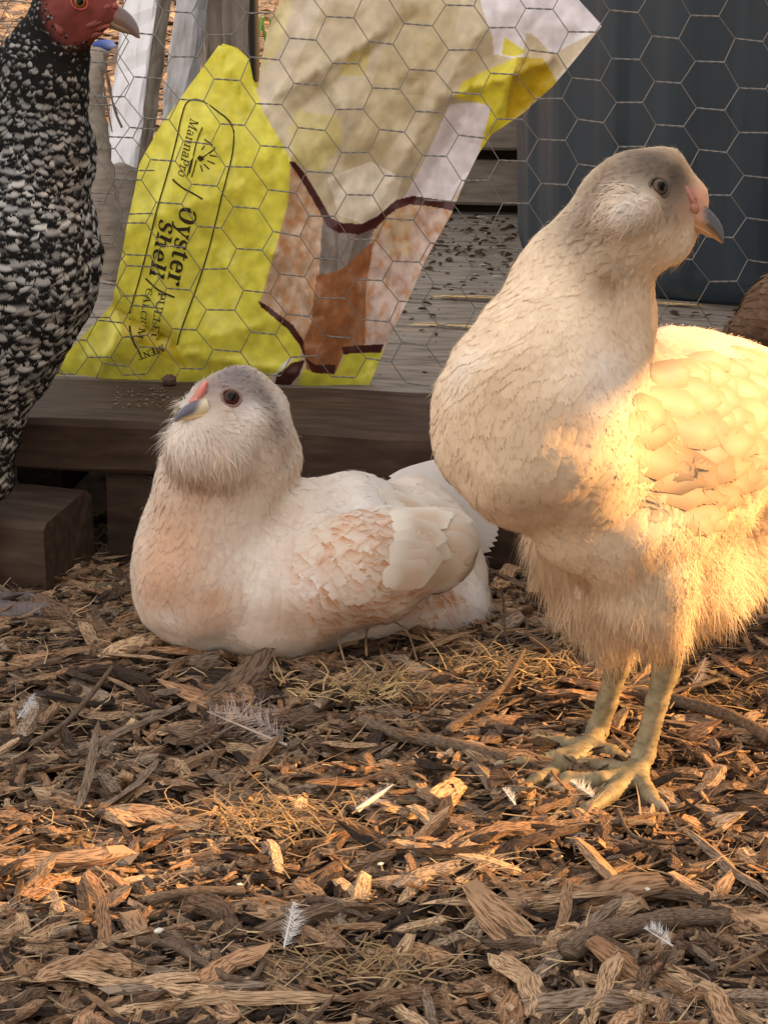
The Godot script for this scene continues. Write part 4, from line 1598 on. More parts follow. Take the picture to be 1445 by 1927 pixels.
	leg(t, [j.call(1166, 1195, 1.115, 31), j.call(1160, 1255, 1.116, 23), j.call(1142, 1320, 1.117, 19), j.call(1122, 1380, 1.118, 20.5), foot],
		[[foot, f.call(1050, 1424, 0.0050), f.call(985, 1430, 0.0042), f.call(945, 1436, 0.0026)], [foot, f.call(1060, 1440, 0.0050), f.call(1010, 1462, 0.0040), f.call(985, 1470, 0.0026)], [foot, f.call(1060, 1396, 0.0045), f.call(1010, 1388, 0.0038), f.call(985, 1388, 0.0025)], [foot, f.call(1150, 1412, 0.0045), f.call(1178, 1418, 0.0028)]], c1, c2)
	for q in [[945, 1436, -1, 0.05], [985, 1470, -0.9, 0.4], [985, 1388, -1, 0.0], [1178, 1418, 1, 0.2]]:
		claw(t, gnd(q[0], q[1], 0.009), Vector3(q[2], -0.1, q[3]).normalized(), 0.010, 0.0026, Color(0.36, 0.27, 0.17))

# ---------------------------------------------------------------- the pullet that sits
func build_sitting_pullet() -> void:
	bones = []
	var hd := [0.010, 0.0022, 0.0011, 0.0045]
	var nk := [0.024, 0.0046, 0.0010, 0.004]
	var ch := [0.028, 0.0100, 0.0006, 0.005]
	var bd := [0.036, 0.0120, 0.0010, 0.005]
	var wg := [0.034, 0.0095, 0.0014, 0.003]
	var fl := [0.026, 0.0085, 0.002, 0.010]
	var rear := Vector3(0.85, -0.1, -0.5)
	bone([438, 770, 1.275, 80], [425, 775, 1.27, 74], Vector3(0.75, -0.3, -0.4), hd)
	bone([392, 768, 1.255, 48], [425, 775, 1.27, 76], Vector3(0.8, -0.1, -0.4), hd)
	bone([465, 785, 1.285, 86], [476, 850, 1.29, 96], Vector3(0.35, -0.9, -0.1), nk)
	bone([376, 845, 1.245, 74], [415, 850, 1.25, 76], Vector3(0.1, -0.95, 0), [0.016, 0.0032, 0.0016, 0.013])
	bone([372, 890, 1.262, 78], [365, 985, 1.272, 104], Vector3(0.0, -1, 0.1), nk)
	bone([470, 800, 1.255, 44], [500, 840, 1.262, 44], Vector3(0.6, -0.75, 0.1), [0.013, 0.0028, 0.0016, 0.009])
	bone([344, 762, 1.288, 15], [372, 772, 1.278, 24], Vector3(-0.85, -0.15, 0), [0.008, 0.0014, 0.003, 0.015])
	bone([440, 870, 1.285, 118], [410, 960, 1.285, 124], Vector3(0.05, -1, 0.1), nk)
	bone([410, 960, 1.285, 124], [388, 1080, 1.275, 150], Vector3(0.0, -1, 0.1), ch)
	bone([388, 1080, 1.275, 150], [520, 1110, 1.275, 138], Vector3(0.65, -0.7, 0.1), ch)
	bone([520, 1110, 1.275, 138], [660, 1068, 1.33, 174], Vector3(0.95, -0.25, -0.1), bd)
	bone([660, 1066, 1.335, 174], [770, 1046, 1.37, 146], rear, bd)
	bone([560, 1000, 1.3, 110], [640, 1000, 1.32, 118], Vector3(0.9, -0.1, -0.3), bd)
	bone([690, 1060, 1.255, 112], [820, 1030, 1.29, 86], Vector3(0.97, 0.0, -0.25), wg)
	bone([600, 1100, 1.262, 112], [690, 1080, 1.262, 108], Vector3(0.95, -0.1, -0.1), wg)
	bone([770, 960, 1.40, 72], [870, 945, 1.46, 42], Vector3(0.9, 0.2, -0.4), bd)
	bone([800, 1150, 1.32, 66], [866, 1150, 1.34, 56], Vector3(0.35, -0.9, -0.1), fl)
	bone([870, 1080, 1.36, 44], [885, 1160, 1.36, 36], Vector3(0.3, -0.9, -0.1), fl)
	build_grid(0.0044, 0.014)
	lumps(20.0, 0.0040, 72)
	var base := gnd(560, 1215)
	var t := thing("pullet", base)
	tag(t, "cream and buff speckled pullet sitting on the mulch in front of the timber edge", "hen", "pale pullets in the run")
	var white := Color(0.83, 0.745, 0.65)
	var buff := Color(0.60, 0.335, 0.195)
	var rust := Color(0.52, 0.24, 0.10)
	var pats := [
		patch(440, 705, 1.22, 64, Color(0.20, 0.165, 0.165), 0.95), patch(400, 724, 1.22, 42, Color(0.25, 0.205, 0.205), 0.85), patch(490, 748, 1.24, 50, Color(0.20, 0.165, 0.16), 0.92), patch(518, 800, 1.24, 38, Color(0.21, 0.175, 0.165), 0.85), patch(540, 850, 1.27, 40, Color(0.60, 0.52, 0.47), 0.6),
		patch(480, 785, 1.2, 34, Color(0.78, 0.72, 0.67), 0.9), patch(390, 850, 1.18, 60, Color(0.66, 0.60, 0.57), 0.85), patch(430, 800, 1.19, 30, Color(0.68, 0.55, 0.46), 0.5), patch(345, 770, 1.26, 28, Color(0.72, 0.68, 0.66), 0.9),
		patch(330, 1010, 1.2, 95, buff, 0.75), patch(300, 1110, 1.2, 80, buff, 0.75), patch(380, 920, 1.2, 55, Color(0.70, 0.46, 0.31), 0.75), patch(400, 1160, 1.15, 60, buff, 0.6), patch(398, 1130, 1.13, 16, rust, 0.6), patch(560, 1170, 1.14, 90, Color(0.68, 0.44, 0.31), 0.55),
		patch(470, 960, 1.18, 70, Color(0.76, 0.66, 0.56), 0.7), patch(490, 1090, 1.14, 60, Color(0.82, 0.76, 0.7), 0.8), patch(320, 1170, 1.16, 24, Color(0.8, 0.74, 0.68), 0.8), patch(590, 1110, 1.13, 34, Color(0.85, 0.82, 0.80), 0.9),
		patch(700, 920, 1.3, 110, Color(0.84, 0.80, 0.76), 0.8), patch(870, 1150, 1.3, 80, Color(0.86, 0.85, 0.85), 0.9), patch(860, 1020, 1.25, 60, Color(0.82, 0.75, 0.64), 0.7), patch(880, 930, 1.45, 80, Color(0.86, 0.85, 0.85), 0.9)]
	var marks := [patch(700, 1010, 1.2, 70, rust, 0.8), patch(760, 1080, 1.19, 80, rust, 0.9), patch(640, 1160, 1.16, 75, rust, 0.55), patch(720, 1160, 1.18, 70, rust, 0.8), patch(810, 1130, 1.22, 60, rust, 0.9), patch(600, 1070, 1.15, 60, rust, 0.45)]
	var nz := FastNoiseLite.new()
	nz.seed = 25
	nz.frequency = 30.0
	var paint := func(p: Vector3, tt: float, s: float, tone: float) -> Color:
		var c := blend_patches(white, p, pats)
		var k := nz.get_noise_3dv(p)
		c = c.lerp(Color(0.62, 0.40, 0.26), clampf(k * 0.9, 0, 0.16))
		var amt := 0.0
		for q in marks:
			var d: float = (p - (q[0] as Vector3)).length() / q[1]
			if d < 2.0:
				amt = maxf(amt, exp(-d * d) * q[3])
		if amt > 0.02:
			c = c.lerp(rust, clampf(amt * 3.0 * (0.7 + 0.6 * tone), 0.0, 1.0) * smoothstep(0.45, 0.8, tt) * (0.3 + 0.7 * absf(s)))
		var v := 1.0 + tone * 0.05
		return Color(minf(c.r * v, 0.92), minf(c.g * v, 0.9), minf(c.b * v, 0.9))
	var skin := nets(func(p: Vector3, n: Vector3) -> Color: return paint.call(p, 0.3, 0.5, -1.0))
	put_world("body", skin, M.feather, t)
	var ep := hit(435, 748)
	var bk := hit(365, 765)
	var pl := plumage(skin, paint, 41, [[ep, 0.0068], [bk, 0.0085]], 6, 1.0)
	put_world("plumage", pl[0], M.feather, t).set_meta("kind", "stuff")
	put_world("down", pl[1], M.feather, t).set_meta("kind", "stuff")
	var r := RandomNumberGenerator.new()
	r.seed = 16
	var plain := func(_p: Vector3, tt: float, s: float, _k: float) -> Color:
		return Color(0.83, 0.80, 0.77) * (1.0 - 0.05 * absf(sin(tt * 60.0)) * absf(s))
	var wcol := func(_p: Vector3, tt: float, s: float, _k: float) -> Color:
		return Color(0.80, 0.74, 0.64).lerp(Color(0.6, 0.35, 0.18), 0.5 * smoothstep(0.3, 0.0, s) * smoothstep(0.2, 0.5, tt) * smoothstep(0.95, 0.7, tt))
	var wing := Node3D.new()
	wing.name = "wing"
	t.add_child(wing, true)
	for q in [[8, 765, 940, 765, 1090, 0.052, 0.0110, 0.0026, 0.0008], [8, 715, 930, 715, 1085, 0.046, 0.0105, 0.0026, 0.0016]]:
		for k in q[0]:
			var u: float = k / float(q[0] - 1)
			var root := hit(lerpf(q[1], q[3], u) + 26 * sin(u * 3.1) + r.randf_range(-6, 6), lerpf(q[2], q[4], u))
			var b := Buf.new()
			feather(b, root, Vector3(0.95, 0.05 - 0.2 * u, -0.3), q[5] * r.randf_range(0.9, 1.1), q[6], q[7] * r.randf_range(0.8, 1.2), wcol, 12, r, q[8])
			put_world("flight_feather", b, M.feather, wing)
	var tail := Node3D.new()
	tail.name = "tail"
	t.add_child(tail, true)
	for k in 16:
		var u := k / 15.0
		var b := Buf.new()
		var root := vz(745 + 45 * u, 905 + 75 * u, 1.395)
		var ang := lerpf(-0.30, 0.62, u)
		var tip := vz(775 + 185 * cos(ang), 925 + 185 * sin(ang), 1.425)
		vane(b, root + Vector3(0, 0, 0.0006 * k), tip - root, Vector3(0.05, 0.15, 1), root.distance_to(tip), 0.0145, 0.05, plain, r, 10)
		put_world("tail_feather", b, M.feather, tail)
	# face, turned a little towards us
	eye(t, 435, 748, 17.5, Color(0.06, 0.022, 0.014), Color(0.22, 0.13, 0.11))
	var cb := Buf.new()
	var cp := hit(376, 742)
	blob(cb, cp + Vector3(0, 0.0, 0.0), Basis(Vector3(0, 0, 1), 1.05), Vector3(0.0095, 0.0032, 0.0034), Color(0.58, 0.22, 0.18), 0.6, 3)
	blob(cb, cp + Vector3(-0.002, -0.006, 0.001), Basis(Vector3(0, 0, 1), 1.05), Vector3(0.0050, 0.0050, 0.0036), Color(0.66, 0.25, 0.21), 0.6, 5)
	put_world("comb", cb, M.skin, t)
	var bb := hit(388, 764)
	bb += (bb - Vector3(0, CAM_H, 0)).normalized() * 0.004
	beak(t, bb, (vz(330, 777, bb.z * -1.0 - 0.010) - bb).normalized(), bb.distance_to(vz(329, 788, bb.z * -1.0 - 0.010)), 0.0122, 0.0125, Color(0.58, 0.50, 0.34), Color(0.09, 0.08, 0.11), Color(0.66, 0.50, 0.26))

# ---------------------------------------------------------------- the barred hen at the left edge
func build_barred_hen() -> void:
	bones = []
	var hd := [0.008, 0.0016, 0.0005, 0.0]
	var nk := [0.020, 0.0034, 0.0010, 0.0]
	var bd := [0.032, 0.0090, 0.0014, 0.0]
	var fl := [0.028, 0.0085, 0.0035, 0.006]
	bone([145, 0, 1.375, 62], [128, 16, 1.38, 66], Vector3(-0.8, -0.4, 0), hd)
	bone([196, 24, 1.372, 30], [150, 16, 1.375, 54], Vector3(-0.9, -0.1, 0), hd)
	bone([125, 26, 1.38, 64], [80, 130, 1.39, 82], Vector3(-0.35, -0.9, 0), nk)
	bone([82, 130, 1.39, 84], [70, 290, 1.395, 114], Vector3(-0.1, -1, 0), nk)
	bone([70, 290, 1.395, 114], [-10, 470, 1.40, 212], Vector3(-0.1, -1, 0), bd)
	bone([-10, 480, 1.40, 212], [-60, 600, 1.40, 205], Vector3(-0.25, -0.95, 0), bd)
	bone([-60, 500, 1.41, 230], [-330, 520, 1.45, 190], Vector3(-0.9, -0.3, -0.1), bd)
	bone([-330, 500, 1.45, 180], [-470, 400, 1.46, 90], Vector3(-0.85, 0.4, 0), bd)
	bone([-50, 640, 1.39, 150], [-50, 760, 1.385, 104], Vector3(0.05, -1, 0), fl)
	bone([-50, 760, 1.385, 104], [-22, 900, 1.38, 44], Vector3(0.1, -1, 0), fl)
	bone([-150, 640, 1.43, 140], [-140, 880, 1.43, 50], Vector3(0.0, -1, 0), fl)
	build_grid(0.0046, 0.014)
	lumps(30.0, 0.0030, 73)
	var base := gnd(-40, 1150)
	var t := thing("barred_hen", base)
	tag(t, "black and white barred hen with a red face at the left edge of the photo", "hen")
	var dark := Color(0.018, 0.017, 0.018)
	var pale := Color(0.66, 0.66, 0.64)
	var nz := FastNoiseLite.new()
	nz.seed = 29
	nz.frequency = 60.0
	var head := vz(150, 10, 1.37)
	var paint := func(p: Vector3, tt: float, s: float, tone: float) -> Color:
		var near: float = (p - head).length()
		var bars := 3.0 if near > 0.07 else 2.0
		var ph := fposmod(tt * bars + tone * 0.10 - absf(s) * 0.10 + 0.28, 1.0)
		var k := smoothstep(0.40, 0.54, ph) * (1.0 - smoothstep(0.86, 0.96, ph))
		k *= 0.62 if near < 0.11 else 1.0
		k *= clampf(0.72 + 0.5 * nz.get_noise_3dv(p) + tone * 0.3, 0.2, 1.0) * smoothstep(0.0, 0.05, near + 0.012)
		return dark.lerp(pale, k)
	var red := Color(0.22, 0.060, 0.052)
	var face := vz(178, 4, 1.35)
	var skin := nets(func(p: Vector3, n: Vector3) -> Color:
		var d := (p - face).length()
		if d < 0.045:
			return red.lerp(Color(0.06, 0.03, 0.03), clampf(nz.get_noise_3dv(p * 2.0) * 1.4, 0, 0.6)).lerp(dark, smoothstep(0.034, 0.042, d))
		return dark)
	put_world("body", skin, M.feather, t)
	var ep := hit(150, 6)
	var pl := plumage(skin, paint, 51, [[hit(188, 14), 0.0165], [hit(214, 26), 0.0105], [ep, 0.012]], 13, 0.95)
	put_world("plumage", pl[0], M.feather, t).set_meta("kind", "stuff")
	put_world("down", pl[1], M.feather, t).set_meta("kind", "stuff")
	var r := RandomNumberGenerator.new()
	r.seed = 66
	var bar := func(_p: Vector3, tt: float, _s: float, _k: float) -> Color:
		var ph := fposmod(tt * 5.0, 1.0)
		return dark.lerp(pale, smoothstep(0.5, 0.6, ph) * (1.0 - smoothstep(0.9, 1.0, ph)))
	var tail := Node3D.new()
	tail.name = "tail"
	t.add_child(tail, true)
	for k in 7:
		var b := Buf.new()
		vane(b, vz(-430, 400 + 12 * k, 1.455), Vector3(-0.7, 0.75 - 0.1 * k, 0), Vector3(0, 0.2, 1), 0.12, 0.015, 0.2, bar, r, 24)
		put_world("tail_feather", b, M.feather, tail)
	eye(t, 150, 4, 14, Color(0.20, 0.075, 0.02), Color(0.36, 0.07, 0.055))
	var cb := Buf.new()
	for k in 5:
		blob(cb, vz(110 + 24 * k, -62 - 8 * sin(k * 0.8), 1.37), Basis(), Vector3(0.007, 0.011, 0.003), red, 0.3, k)
	put_world("comb", cb, M.skin, t)
	cb = Buf.new()
	for q in [[198, 14, 9, 6], [165, 47, 26, 6], [112, 52, 8, 12], [188, 52, 20, 5], [176, 66, 18, 5], [214, 12, 9, 6]]:
		var p := hit(q[0], q[1])
		var sc := mpp(p)
		blob(cb, p - Vector3(0, 0, 0.0013), Basis(Vector3(0, 0, 1), 0.25), Vector3(q[2] * sc, q[3] * sc, 0.0019), red * (1.0 + 0.02 * (int(q[0]) % 9)), 0.7, int(q[0]), 10, 14)
	put_world("wattle", cb, M.skin, t)
	beak(t, hit(218, 26) - Vector3(0.006, 0, 0.006), Vector3(0.93, -0.34, 0.05).normalized(), 0.0260, 0.0165, 0.0125, Color(0.16, 0.07, 0.055), Color(0.10, 0.07, 0.062), Color(0.20, 0.13, 0.085))
	var f := func(px: float, py: float, rr: float) -> Array:
		return [gnd(px, py, 0.012) + Vector3(0, rr - 0.008, 0), rr]
	var foot: Array = f.call(-40, 1142, 0.009)
	leg(t, [[vz(-22, 880, 1.38), 0.012], [vz(-34, 980, 1.375), 0.0085], [vz(-40, 1090, 1.37), 0.0082], foot],
		[[foot, f.call(20, 1156, 0.0085), f.call(85, 1150, 0.0075), f.call(122, 1152, 0.0052)], [foot, f.call(10, 1128, 0.007), f.call(60, 1118, 0.005)], [foot, f.call(-90, 1150, 0.006)]], Color(0.105, 0.085, 0.082), Color(0.16, 0.13, 0.125))
	claw(t, gnd(122, 1150, 0.013), Vector3(0.95, -0.35, 0.15).normalized(), 0.012, 0.0038, Color(0.40, 0.31, 0.25))
	foot = f.call(-140, 1130, 0.009)
	leg(t, [[vz(-140, 860, 1.43), 0.012], [vz(-150, 980, 1.42), 0.0085], [vz(-145, 1080, 1.40), 0.0082], foot],
		[[foot, f.call(-80, 1130, 0.0085), f.call(-40, 1126, 0.0055)], [foot, f.call(-110, 1160, 0.008)]], Color(0.105, 0.085, 0.082), Color(0.16, 0.13, 0.125))

# ---------------------------------------------------------------- the brown hen behind, mostly out of the frame
func build_brown_hen() -> void:
	bones = []
	var bd := [0.026, 0.0085, 0.0022, 0.004]
	bone([1392, 632, 1.40, 34], [1480, 590, 1.42, 78], Vector3(-0.8, -0.5, 0.1), [0.028, 0.007, 0.002, 0.010])
	bone([1480, 590, 1.42, 78], [1640, 640, 1.43, 170], Vector3(-0.9, -0.2, 0), bd)
	bone([1640, 640, 1.43, 170], [1800, 660, 1.43, 140], Vector3(-0.9, -0.2, 0), bd)
	bone([1810, 620, 1.43, 110], [1880, 430, 1.43, 66], Vector3(-0.3, -0.9, 0), bd)
	bone([1880, 430, 1.43, 66], [1915, 380, 1.42, 58], Vector3(-0.6, -0.6, 0), bd)
	bone([1660, 780, 1.43, 80], [1670, 920, 1.43, 26], Vector3(0, -1, 0), bd)
	build_grid(0.005, 0.02)
	var t := thing("brown_hen", gnd(1670, 1110))
	tag(t, "brown hen showing only its rump behind the standing pullet at the right edge", "hen")
	var paint := func(p: Vector3, tt: float, _s: float, tone: float) -> Color:
		return Color(0.10, 0.058, 0.036).lerp(Color(0.19, 0.12, 0.08), clampf(tt * 0.7 + tone * 0.3, 0, 1))
	var skin := nets(func(p: Vector3, n: Vector3) -> Color: return paint.call(p, 0.3, 0.0, 0.0))
	put_world("body", skin, M.feather, t)
	var pl := plumage(skin, paint, 61, [], 5, 1.0)
	put_world("plumage", pl[0], M.feather, t).set_meta("kind", "stuff")
	put_world("down", pl[1], M.feather, t).set_meta("kind", "stuff")
	beak(t, vz(1955, 385, 1.42), Vector3(0.95, -0.3, 0), 0.024, 0.016, 0.014, Color(0.3, 0.2, 0.12), Color(0.15, 0.1, 0.08), Color(0.4, 0.28, 0.16))
	leg(t, [[vz(1670, 900, 1.43), 0.011], [vz(1660, 1000, 1.43), 0.0075], [gnd(1668, 1110, 0.012), 0.008]], [[[gnd(1668, 1110, 0.012), 0.008], [gnd(1760, 1118, 0.008), 0.005]], [[gnd(1668, 1110, 0.012), 0.008], [gnd(1730, 1150, 0.008), 0.005]], [[gnd(1668, 1110, 0.012), 0.008], [gnd(1620, 1105, 0.008), 0.005]]], Color(0.33, 0.26, 0.12), Color(0.42, 0.33, 0.16))

# ---------------------------------------------------------------- sticks, straw, feathers on the mulch
func stick(called: String, label: String, cat: String, px: Array, r0: float, r1: float, h: float, m: Material = null) -> void:
	var pts := []
	for q in px:
		var p := gnd(q[0], q[1], 0.0)
		p.y = gh(p.x, p.z) + h + (q[2] if q.size() > 2 else 0.0)
		pts.append(p)
	var sp := smooth_path(pts, 6)
	var rad := []
	var r := RandomNumberGenerator.new()
	r.seed = int(px[0][0] * 7 + px[0][1])
	for k in sp.size():
		rad.append(lerpf(r0, r1, k / float(sp.size() - 1)) * r.randf_range(0.86, 1.14))
	var b := Buf.new()
	tube(b, sp, rad, 11, Color.WHITE)
	var t := thing(called, pts[0])
	tag(t, label, cat)
	put_world("wood", b, m if m else M.bark, t)

func slab(called: String, label: String, cat: String, a: Vector2, e: Vector2, w: float, th: float, h0: float, h1: float, chip: String, seed_: int, roll := 0.0) -> void:
	var p := gnd(a.x, a.y)
	var q := gnd(e.x, e.y)
	p.y = gh(p.x, p.z) + h0
	q.y = gh(q.x, q.z) + h1
	var x := (q - p).normalized()
	var z := x.cross(Vector3.UP).normalized().rotated(x, roll)
	var t := thing(called, p)
	tag(t, label, cat)
	var o := put("wood", chip_mesh(seed_, 0.6, 0.25, 8), M[chip], t)
	o.transform = Transform3D(Basis(x * p.distance_to(q), z.cross(x).normalized() * th, z * w), (q - p) / 2)

func down_feather(label: String, px: float, py: float, l: float, dir: Vector3, up: Vector3, col: Color, n: int, quill := 0.0) -> void:
	var p := gnd(px, py)
	p.y = gh(p.x, p.z) + 0.011
	var r := RandomNumberGenerator.new()
	r.seed = int(px + py * 3)
	var b := Buf.new()
	var d := dir.normalized()
	var s := up.cross(d).normalized()
	tube(b, [p, p + d * l * 0.5, p + d * l], [0.0006 + quill, 0.0004 + quill, 0.0002], 6, col)
	var bow := s * r.randf_range(-0.18, 0.18)
	for k in n * 9:
		var u := 0.06 + 0.92 * r.randf()
		var c := -1.0 if r.randf() < 0.5 else 1.0
		var dd: Vector3 = (s * c * r.randf_range(0.4, 1.0) + d * r.randf_range(0.2, 1.0) + up * r.randf_range(-0.1, 0.7)).normalized()
		strand(b, p + d * l * u + bow * l * sin(PI * u), dd, d, up, l * 0.34 * sin(PI * (0.2 + u * 0.75)) * r.randf_range(0.4, 1.3), 0.0001, Vector3(r.randf_range(-0.6, 0.6), r.randf_range(-0.6, 0.4), r.randf_range(-0.4, 0.4)), col)
	var t := thing("feather", p)
	tag(t, label, "feather")
	put_world("vane", b, M.feather, t)

func grass_clump(label: String, px: float, py: float, spread: float, cnt: int, seed_: int) -> void:
	var p := gnd(px, py)
	p.y = gh(p.x, p.z) + 0.006
	var r := RandomNumberGenerator.new()
	r.seed = seed_
	var b := Buf.new()
	for k in cnt:
		var a := p + Vector3(r.randfn(0, spread), r.randf_range(0, 0.006), r.randfn(0, spread * 0.45))
		var ang := r.randfn(0.0, 0.7) + (PI if r.randf() < 0.5 else 0.0)
		var rise := absf(r.randfn(0.0, 0.5))
		var d := Vector3(cos(ang), rise, sin(ang) * 0.7).normalized()
		var l := r.randf_range(0.006, 0.026)
		var c := (Color(0.62, 0.43, 0.20) if seed_ < 5 else Color(0.38, 0.26, 0.13)).lerp(Color(0.18, 0.11, 0.06), r.randf())
		if r.randf() < 0.45:
			tube(b, smooth_path([a, a + d * l * 0.5 + Vector3(0, 0.004, 0), a + d * l + Vector3(r.randfn(0, 0.006), r.randfn(0, 0.005), 0)], 3), [0.0005, 0.0005, 0.00045, 0.0004, 0.00035, 0.0003, 0.0002], 5, c)
		else:
			strand(b, a, d, d.cross(Vector3(0, 0.6, 0.8)).normalized(), Vector3(0, 0.8, 0.6), l, 0.0005, Vector3(r.randfn(0, 0.4), -0.3, 0), c)
	var t := thing("dry_grass", p)
	tag(t, label, "dry grass")
	put_world("stalks", b, M.strand, t).set_meta("kind", "stuff")

func build_litter() -> void:
	stick("branch", "thick grey brown branch lying across the mulch at the lower right", "branch", [[1065, 1842], [1120, 1812], [1190, 1786], [1270, 1764], [1365, 1758]], 0.0068, 0.0042, 0.010)
	stick("curved_twig", "dark curved twig with an upturned end at the bottom left of the mulch", "twig", [[260, 1796], [320, 1802], [380, 1844], [430, 1878], [475, 1876], [500, 1856, 0.004]], 0.0024, 0.0017, 0.010)
	stick("stick", "long brown stick slanting down right towards the standing pullet's feet", "stick", [[676, 1385], [760, 1408], [850, 1436], [955, 1456]], 0.0036, 0.0046, 0.010)
	stick("stick", "grey stick rising to the right between the two pale pullets", "stick", [[838, 1402], [890, 1370], [945, 1335, 0.006], [985, 1292, 0.014]], 0.0036, 0.0014, 0.010)
	stick("stick", "brown stick lying behind the standing pullet's legs towards the right edge", "stick", [[1190, 1330], [1280, 1345], [1370, 1378], [1450, 1420]], 0.0040, 0.0046, 0.012)
	stick("root", "thin crooked root in the shade right of centre, below the standing pullet", "root", [[1160, 1560], [1185, 1610], [1240, 1628], [1300, 1618], [1355, 1592]], 0.0013, 0.0010, 0.012)
	stick("forked_stick", "pale stick pointing up left of centre near the barred hen's side", "stick", [[60, 1420], [120, 1385], [170, 1350, 0.006], [215, 1320, 0.012]], 0.0022, 0.0014, 0.011)
	stick("upright_twig", "thin twig standing upright at the sitting pullet's tail", "twig", [[962, 1250], [950, 1215, 0.006], [946, 1200, 0.022], [940, 1196, 0.034]], 0.0013, 0.0007, 0.008)
	stick("round_stick", "straight pale round stick in the left foreground of the mulch", "stick", [[280, 1710], [360, 1708], [460, 1706]], 0.0030, 0.0028, 0.012)
	slab("bark_slab", "curved orange brown bark slab standing up at the bottom edge", "bark", Vector2(940, 1845), Vector2(1010, 1950), 0.016, 0.008, 0.016, 0.012, "chip3", 501, -0.3)
	slab("bark_slab", "long pale bark strip lying across the mulch right of centre", "bark", Vector2(820, 1752), Vector2(1130, 1738), 0.011, 0.007, 0.010, 0.012, "chip3", 502, -0.5)
	slab("bark_slab", "broad brown splinter leaning down right in the right foreground", "bark", Vector2(1085, 1640), Vector2(1205, 1745), 0.012, 0.006, 0.014, 0.008, "chip0", 503, -0.5)
	slab("bark_slab", "wide weathered splinter slanting down to the right edge", "bark", Vector2(1300, 1620), Vector2(1440, 1712), 0.014, 0.006, 0.014, 0.010, "chip4", 504, -0.6)
	slab("bark_slab", "pale flat board fragment along the bottom edge of the photo", "bark", Vector2(200, 1925), Vector2(640, 1905), 0.013, 0.006, 0.008, 0.010, "chip3", 505, -0.3)
	slab("bark_slab", "knobbly brown bark lump at the bottom left", "bark", Vector2(70, 1862), Vector2(275, 1858), 0.022, 0.012, 0.010, 0.010, "chip0", 506, -0.4)
	slab("bark_slab", "orange splinter standing on end at the left of the foreground", "bark", Vector2(168, 1712), Vector2(205, 1790), 0.009, 0.006, 0.030, 0.008, "chip6", 507, -0.2)
	slab("bark_slab", "grey splinter fanned upwards at the left of the sunlit band", "bark", Vector2(150, 1540), Vector2(185, 1425), 0.012, 0.005, 0.006, 0.026, "chip4", 508, -0.9)
	slab("bark_slab", "flat grey splinter rising right at the left of the sunlit band", "bark", Vector2(190, 1535), Vector2(310, 1462), 0.013, 0.005, 0.006, 0.018, "chip4", 509, -0.8)
	slab("bark_slab", "sunlit orange flat chip in the middle of the sunlit band", "bark", Vector2(610, 1422), Vector2(715, 1418), 0.016, 0.004, 0.010, 0.010, "chip3", 510, -0.35)
	slab("bark_slab", "pale leaf-shaped strip lying in front of the sitting pullet", "bark", Vector2(190, 1268), Vector2(325, 1288), 0.010, 0.003, 0.012, 0.012, "chip3", 511, -0.5)
	slab("bark_slab", "brown bark piece against the sitting pullet's tail end", "bark", Vector2(815, 1222), Vector2(930, 1246), 0.016, 0.008, 0.012, 0.008, "chip0", 512, -0.4)
	grass_clump("tangle of dry golden grass in front of the sitting pullet, catching the sun", 690, 1330, 0.022, 150, 3)
	grass_clump("flat mat of dry golden grass between the sitting pullet and the standing legs", 960, 1285, 0.024, 170, 4)
	grass_clump("matted brown grass in the shade left of centre in the foreground", 520, 1570, 0.026, 170, 5)
	grass_clump("dry grass wisps at the right edge beyond the standing pullet", 1370, 1330, 0.018, 70, 6)
	grass_clump("tangled grey grass in the bottom centre foreground", 680, 1850, 0.020, 120, 7)
	# a few curling roots in front of the sitting pullet
	stick("curled_root", "thin curling root arching in front of the sitting pullet's belly", "root", [[690, 1275], [692, 1240, 0.012], [725, 1232, 0.018], [765, 1245, 0.014], [785, 1270]], 0.0009, 0.0006, 0.010, M.chip3)
	stick("curled_root", "thin root standing up in front of the sitting pullet's wing", "root", [[650, 1285], [640, 1270, 0.012], [630, 1262, 0.026]], 0.0009, 0.0005, 0.010, M.chip3)
	var w := Color(0.82, 0.8, 0.78)
	down_feather("curved downy white feather in the bottom centre foreground", 535, 1830, 0.024, Vector3(0.15, 0.6, -0.4), Vector3(0, 0.5, 0.9), w, 22)
	down_feather("small spiky white feather tuft below the standing pullet's feet", 968, 1556, 0.012, Vector3(-0.4, 0.5, -0.2), Vector3(0.2, 0.6, 0.8), w, 12)
	down_feather("white feather tuft beside the thick branch at the lower right", 1262, 1828, 0.018, Vector3(-0.5, 0.35, 0), Vector3(0, 0.8, 0.6), w, 16)
	down_feather("grey white feather lying at the left edge of the mulch", 36, 1380, 0.020, Vector3(0.3, 0.4, -0.4), Vector3(0, 0.7, 0.7), Color(0.6, 0.6, 0.62), 16)
	down_feather("long grey feather curving along the mulch left of centre", 540, 1420, 0.058, Vector3(-0.95, 0.25, -0.4), Vector3(0, 0.8, 0.6), Color(0.55, 0.45, 0.4), 30, 0.0004)
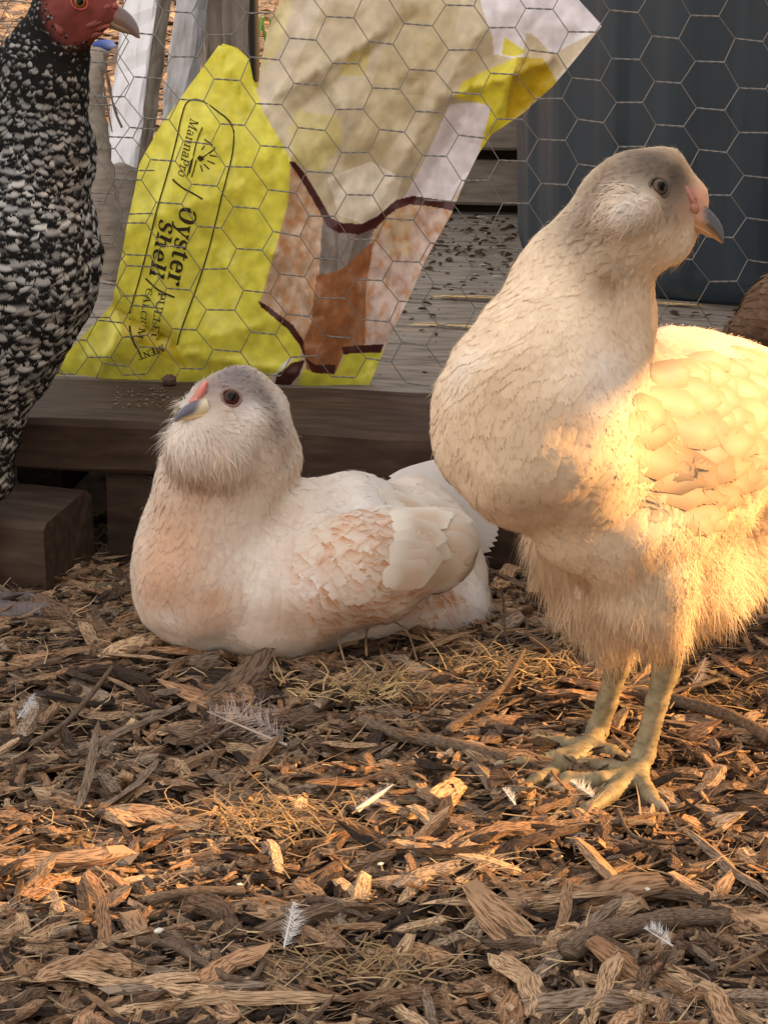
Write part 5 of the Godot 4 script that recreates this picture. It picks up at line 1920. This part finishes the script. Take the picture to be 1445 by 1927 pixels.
	down_feather("white feather stuck under the standing pullet's near foot", 1120, 1535, 0.022, Vector3(-0.5, 0.15, -0.6), Vector3(0.3, 0.8, 0.5), w, 18)
	down_feather("fluffy pale feather to the right of the standing pullet's legs", 1300, 1310, 0.022, Vector3(0.3, 0.5, -0.3), Vector3(0, 0.6, 0.8), Color(0.75, 0.6, 0.5), 22)
	down_feather("flat pale quill slanting up in the middle of the mulch", 672, 1548, 0.030, Vector3(0.75, 0.25, -0.7), Vector3(0, 0.9, 0.4), Color(0.62, 0.6, 0.56), 6, 0.0014)
	# small bits: a clod on the board, white flecks
	var b := Buf.new()
	var cp := gnd(319, 716, 0.125)
	blob(b, cp, Basis(), Vector3(0.006, 0.005, 0.005), Color(0.10, 0.06, 0.045), 0.6, 5)
	var t := thing("clod", cp)
	put_world("lump", b, M.strand, t)
	tag(t, "small brown clod on the flat board against the yellow bag", "clod")
	for q in [[716, 1664, 0.0028], [1215, 1722, 0.0042], [300, 1790, 0.004], [452, 1700, 0.0026]]:
		b = Buf.new()
		var p := gnd(q[0], q[1])
		p.y = gh(p.x, p.z) + 0.014
		blob(b, p, Basis(Vector3.UP, 0.4), Vector3(q[2], q[2] * 0.4, q[2] * 0.7) * 0.62, Color(0.66, 0.63, 0.55), 0.95, int(q[0]), 6, 9)
		t = thing("white_fleck", p)
		put_world("bit", b, M.strand, t)
		tag(t, {716: "tiny white fleck in the middle of the shaded mulch", 1215: "pale cream pebble beside a dark chip at the right", 300: "white fleck beside the curved twig at the lower left", 452: "tiny white fleck by the straight round stick"}[q[0]], "fleck")
	b = Buf.new()
	for k in 110:
		var p := gnd(rng.randf_range(215, 320), rng.randf_range(728, 768), 0.1215)
		blob(b, p, Basis(Vector3.UP, rng.randf() * 3.0), Vector3(0.0024, 0.0006, 0.0009) * rng.randf_range(0.25, 1.0), Color(0.26, 0.20, 0.13) * rng.randf_range(0.25, 1.2), 0.9, k, 4, 6)
	t = thing("seed_litter", gnd(265, 745, 0.12))
	put_world("seeds", b, M.chips, t).set_meta("kind", "stuff")
	tag(t, "scatter of seed and grit on the flat board left of the sitting pullet's head", "litter")
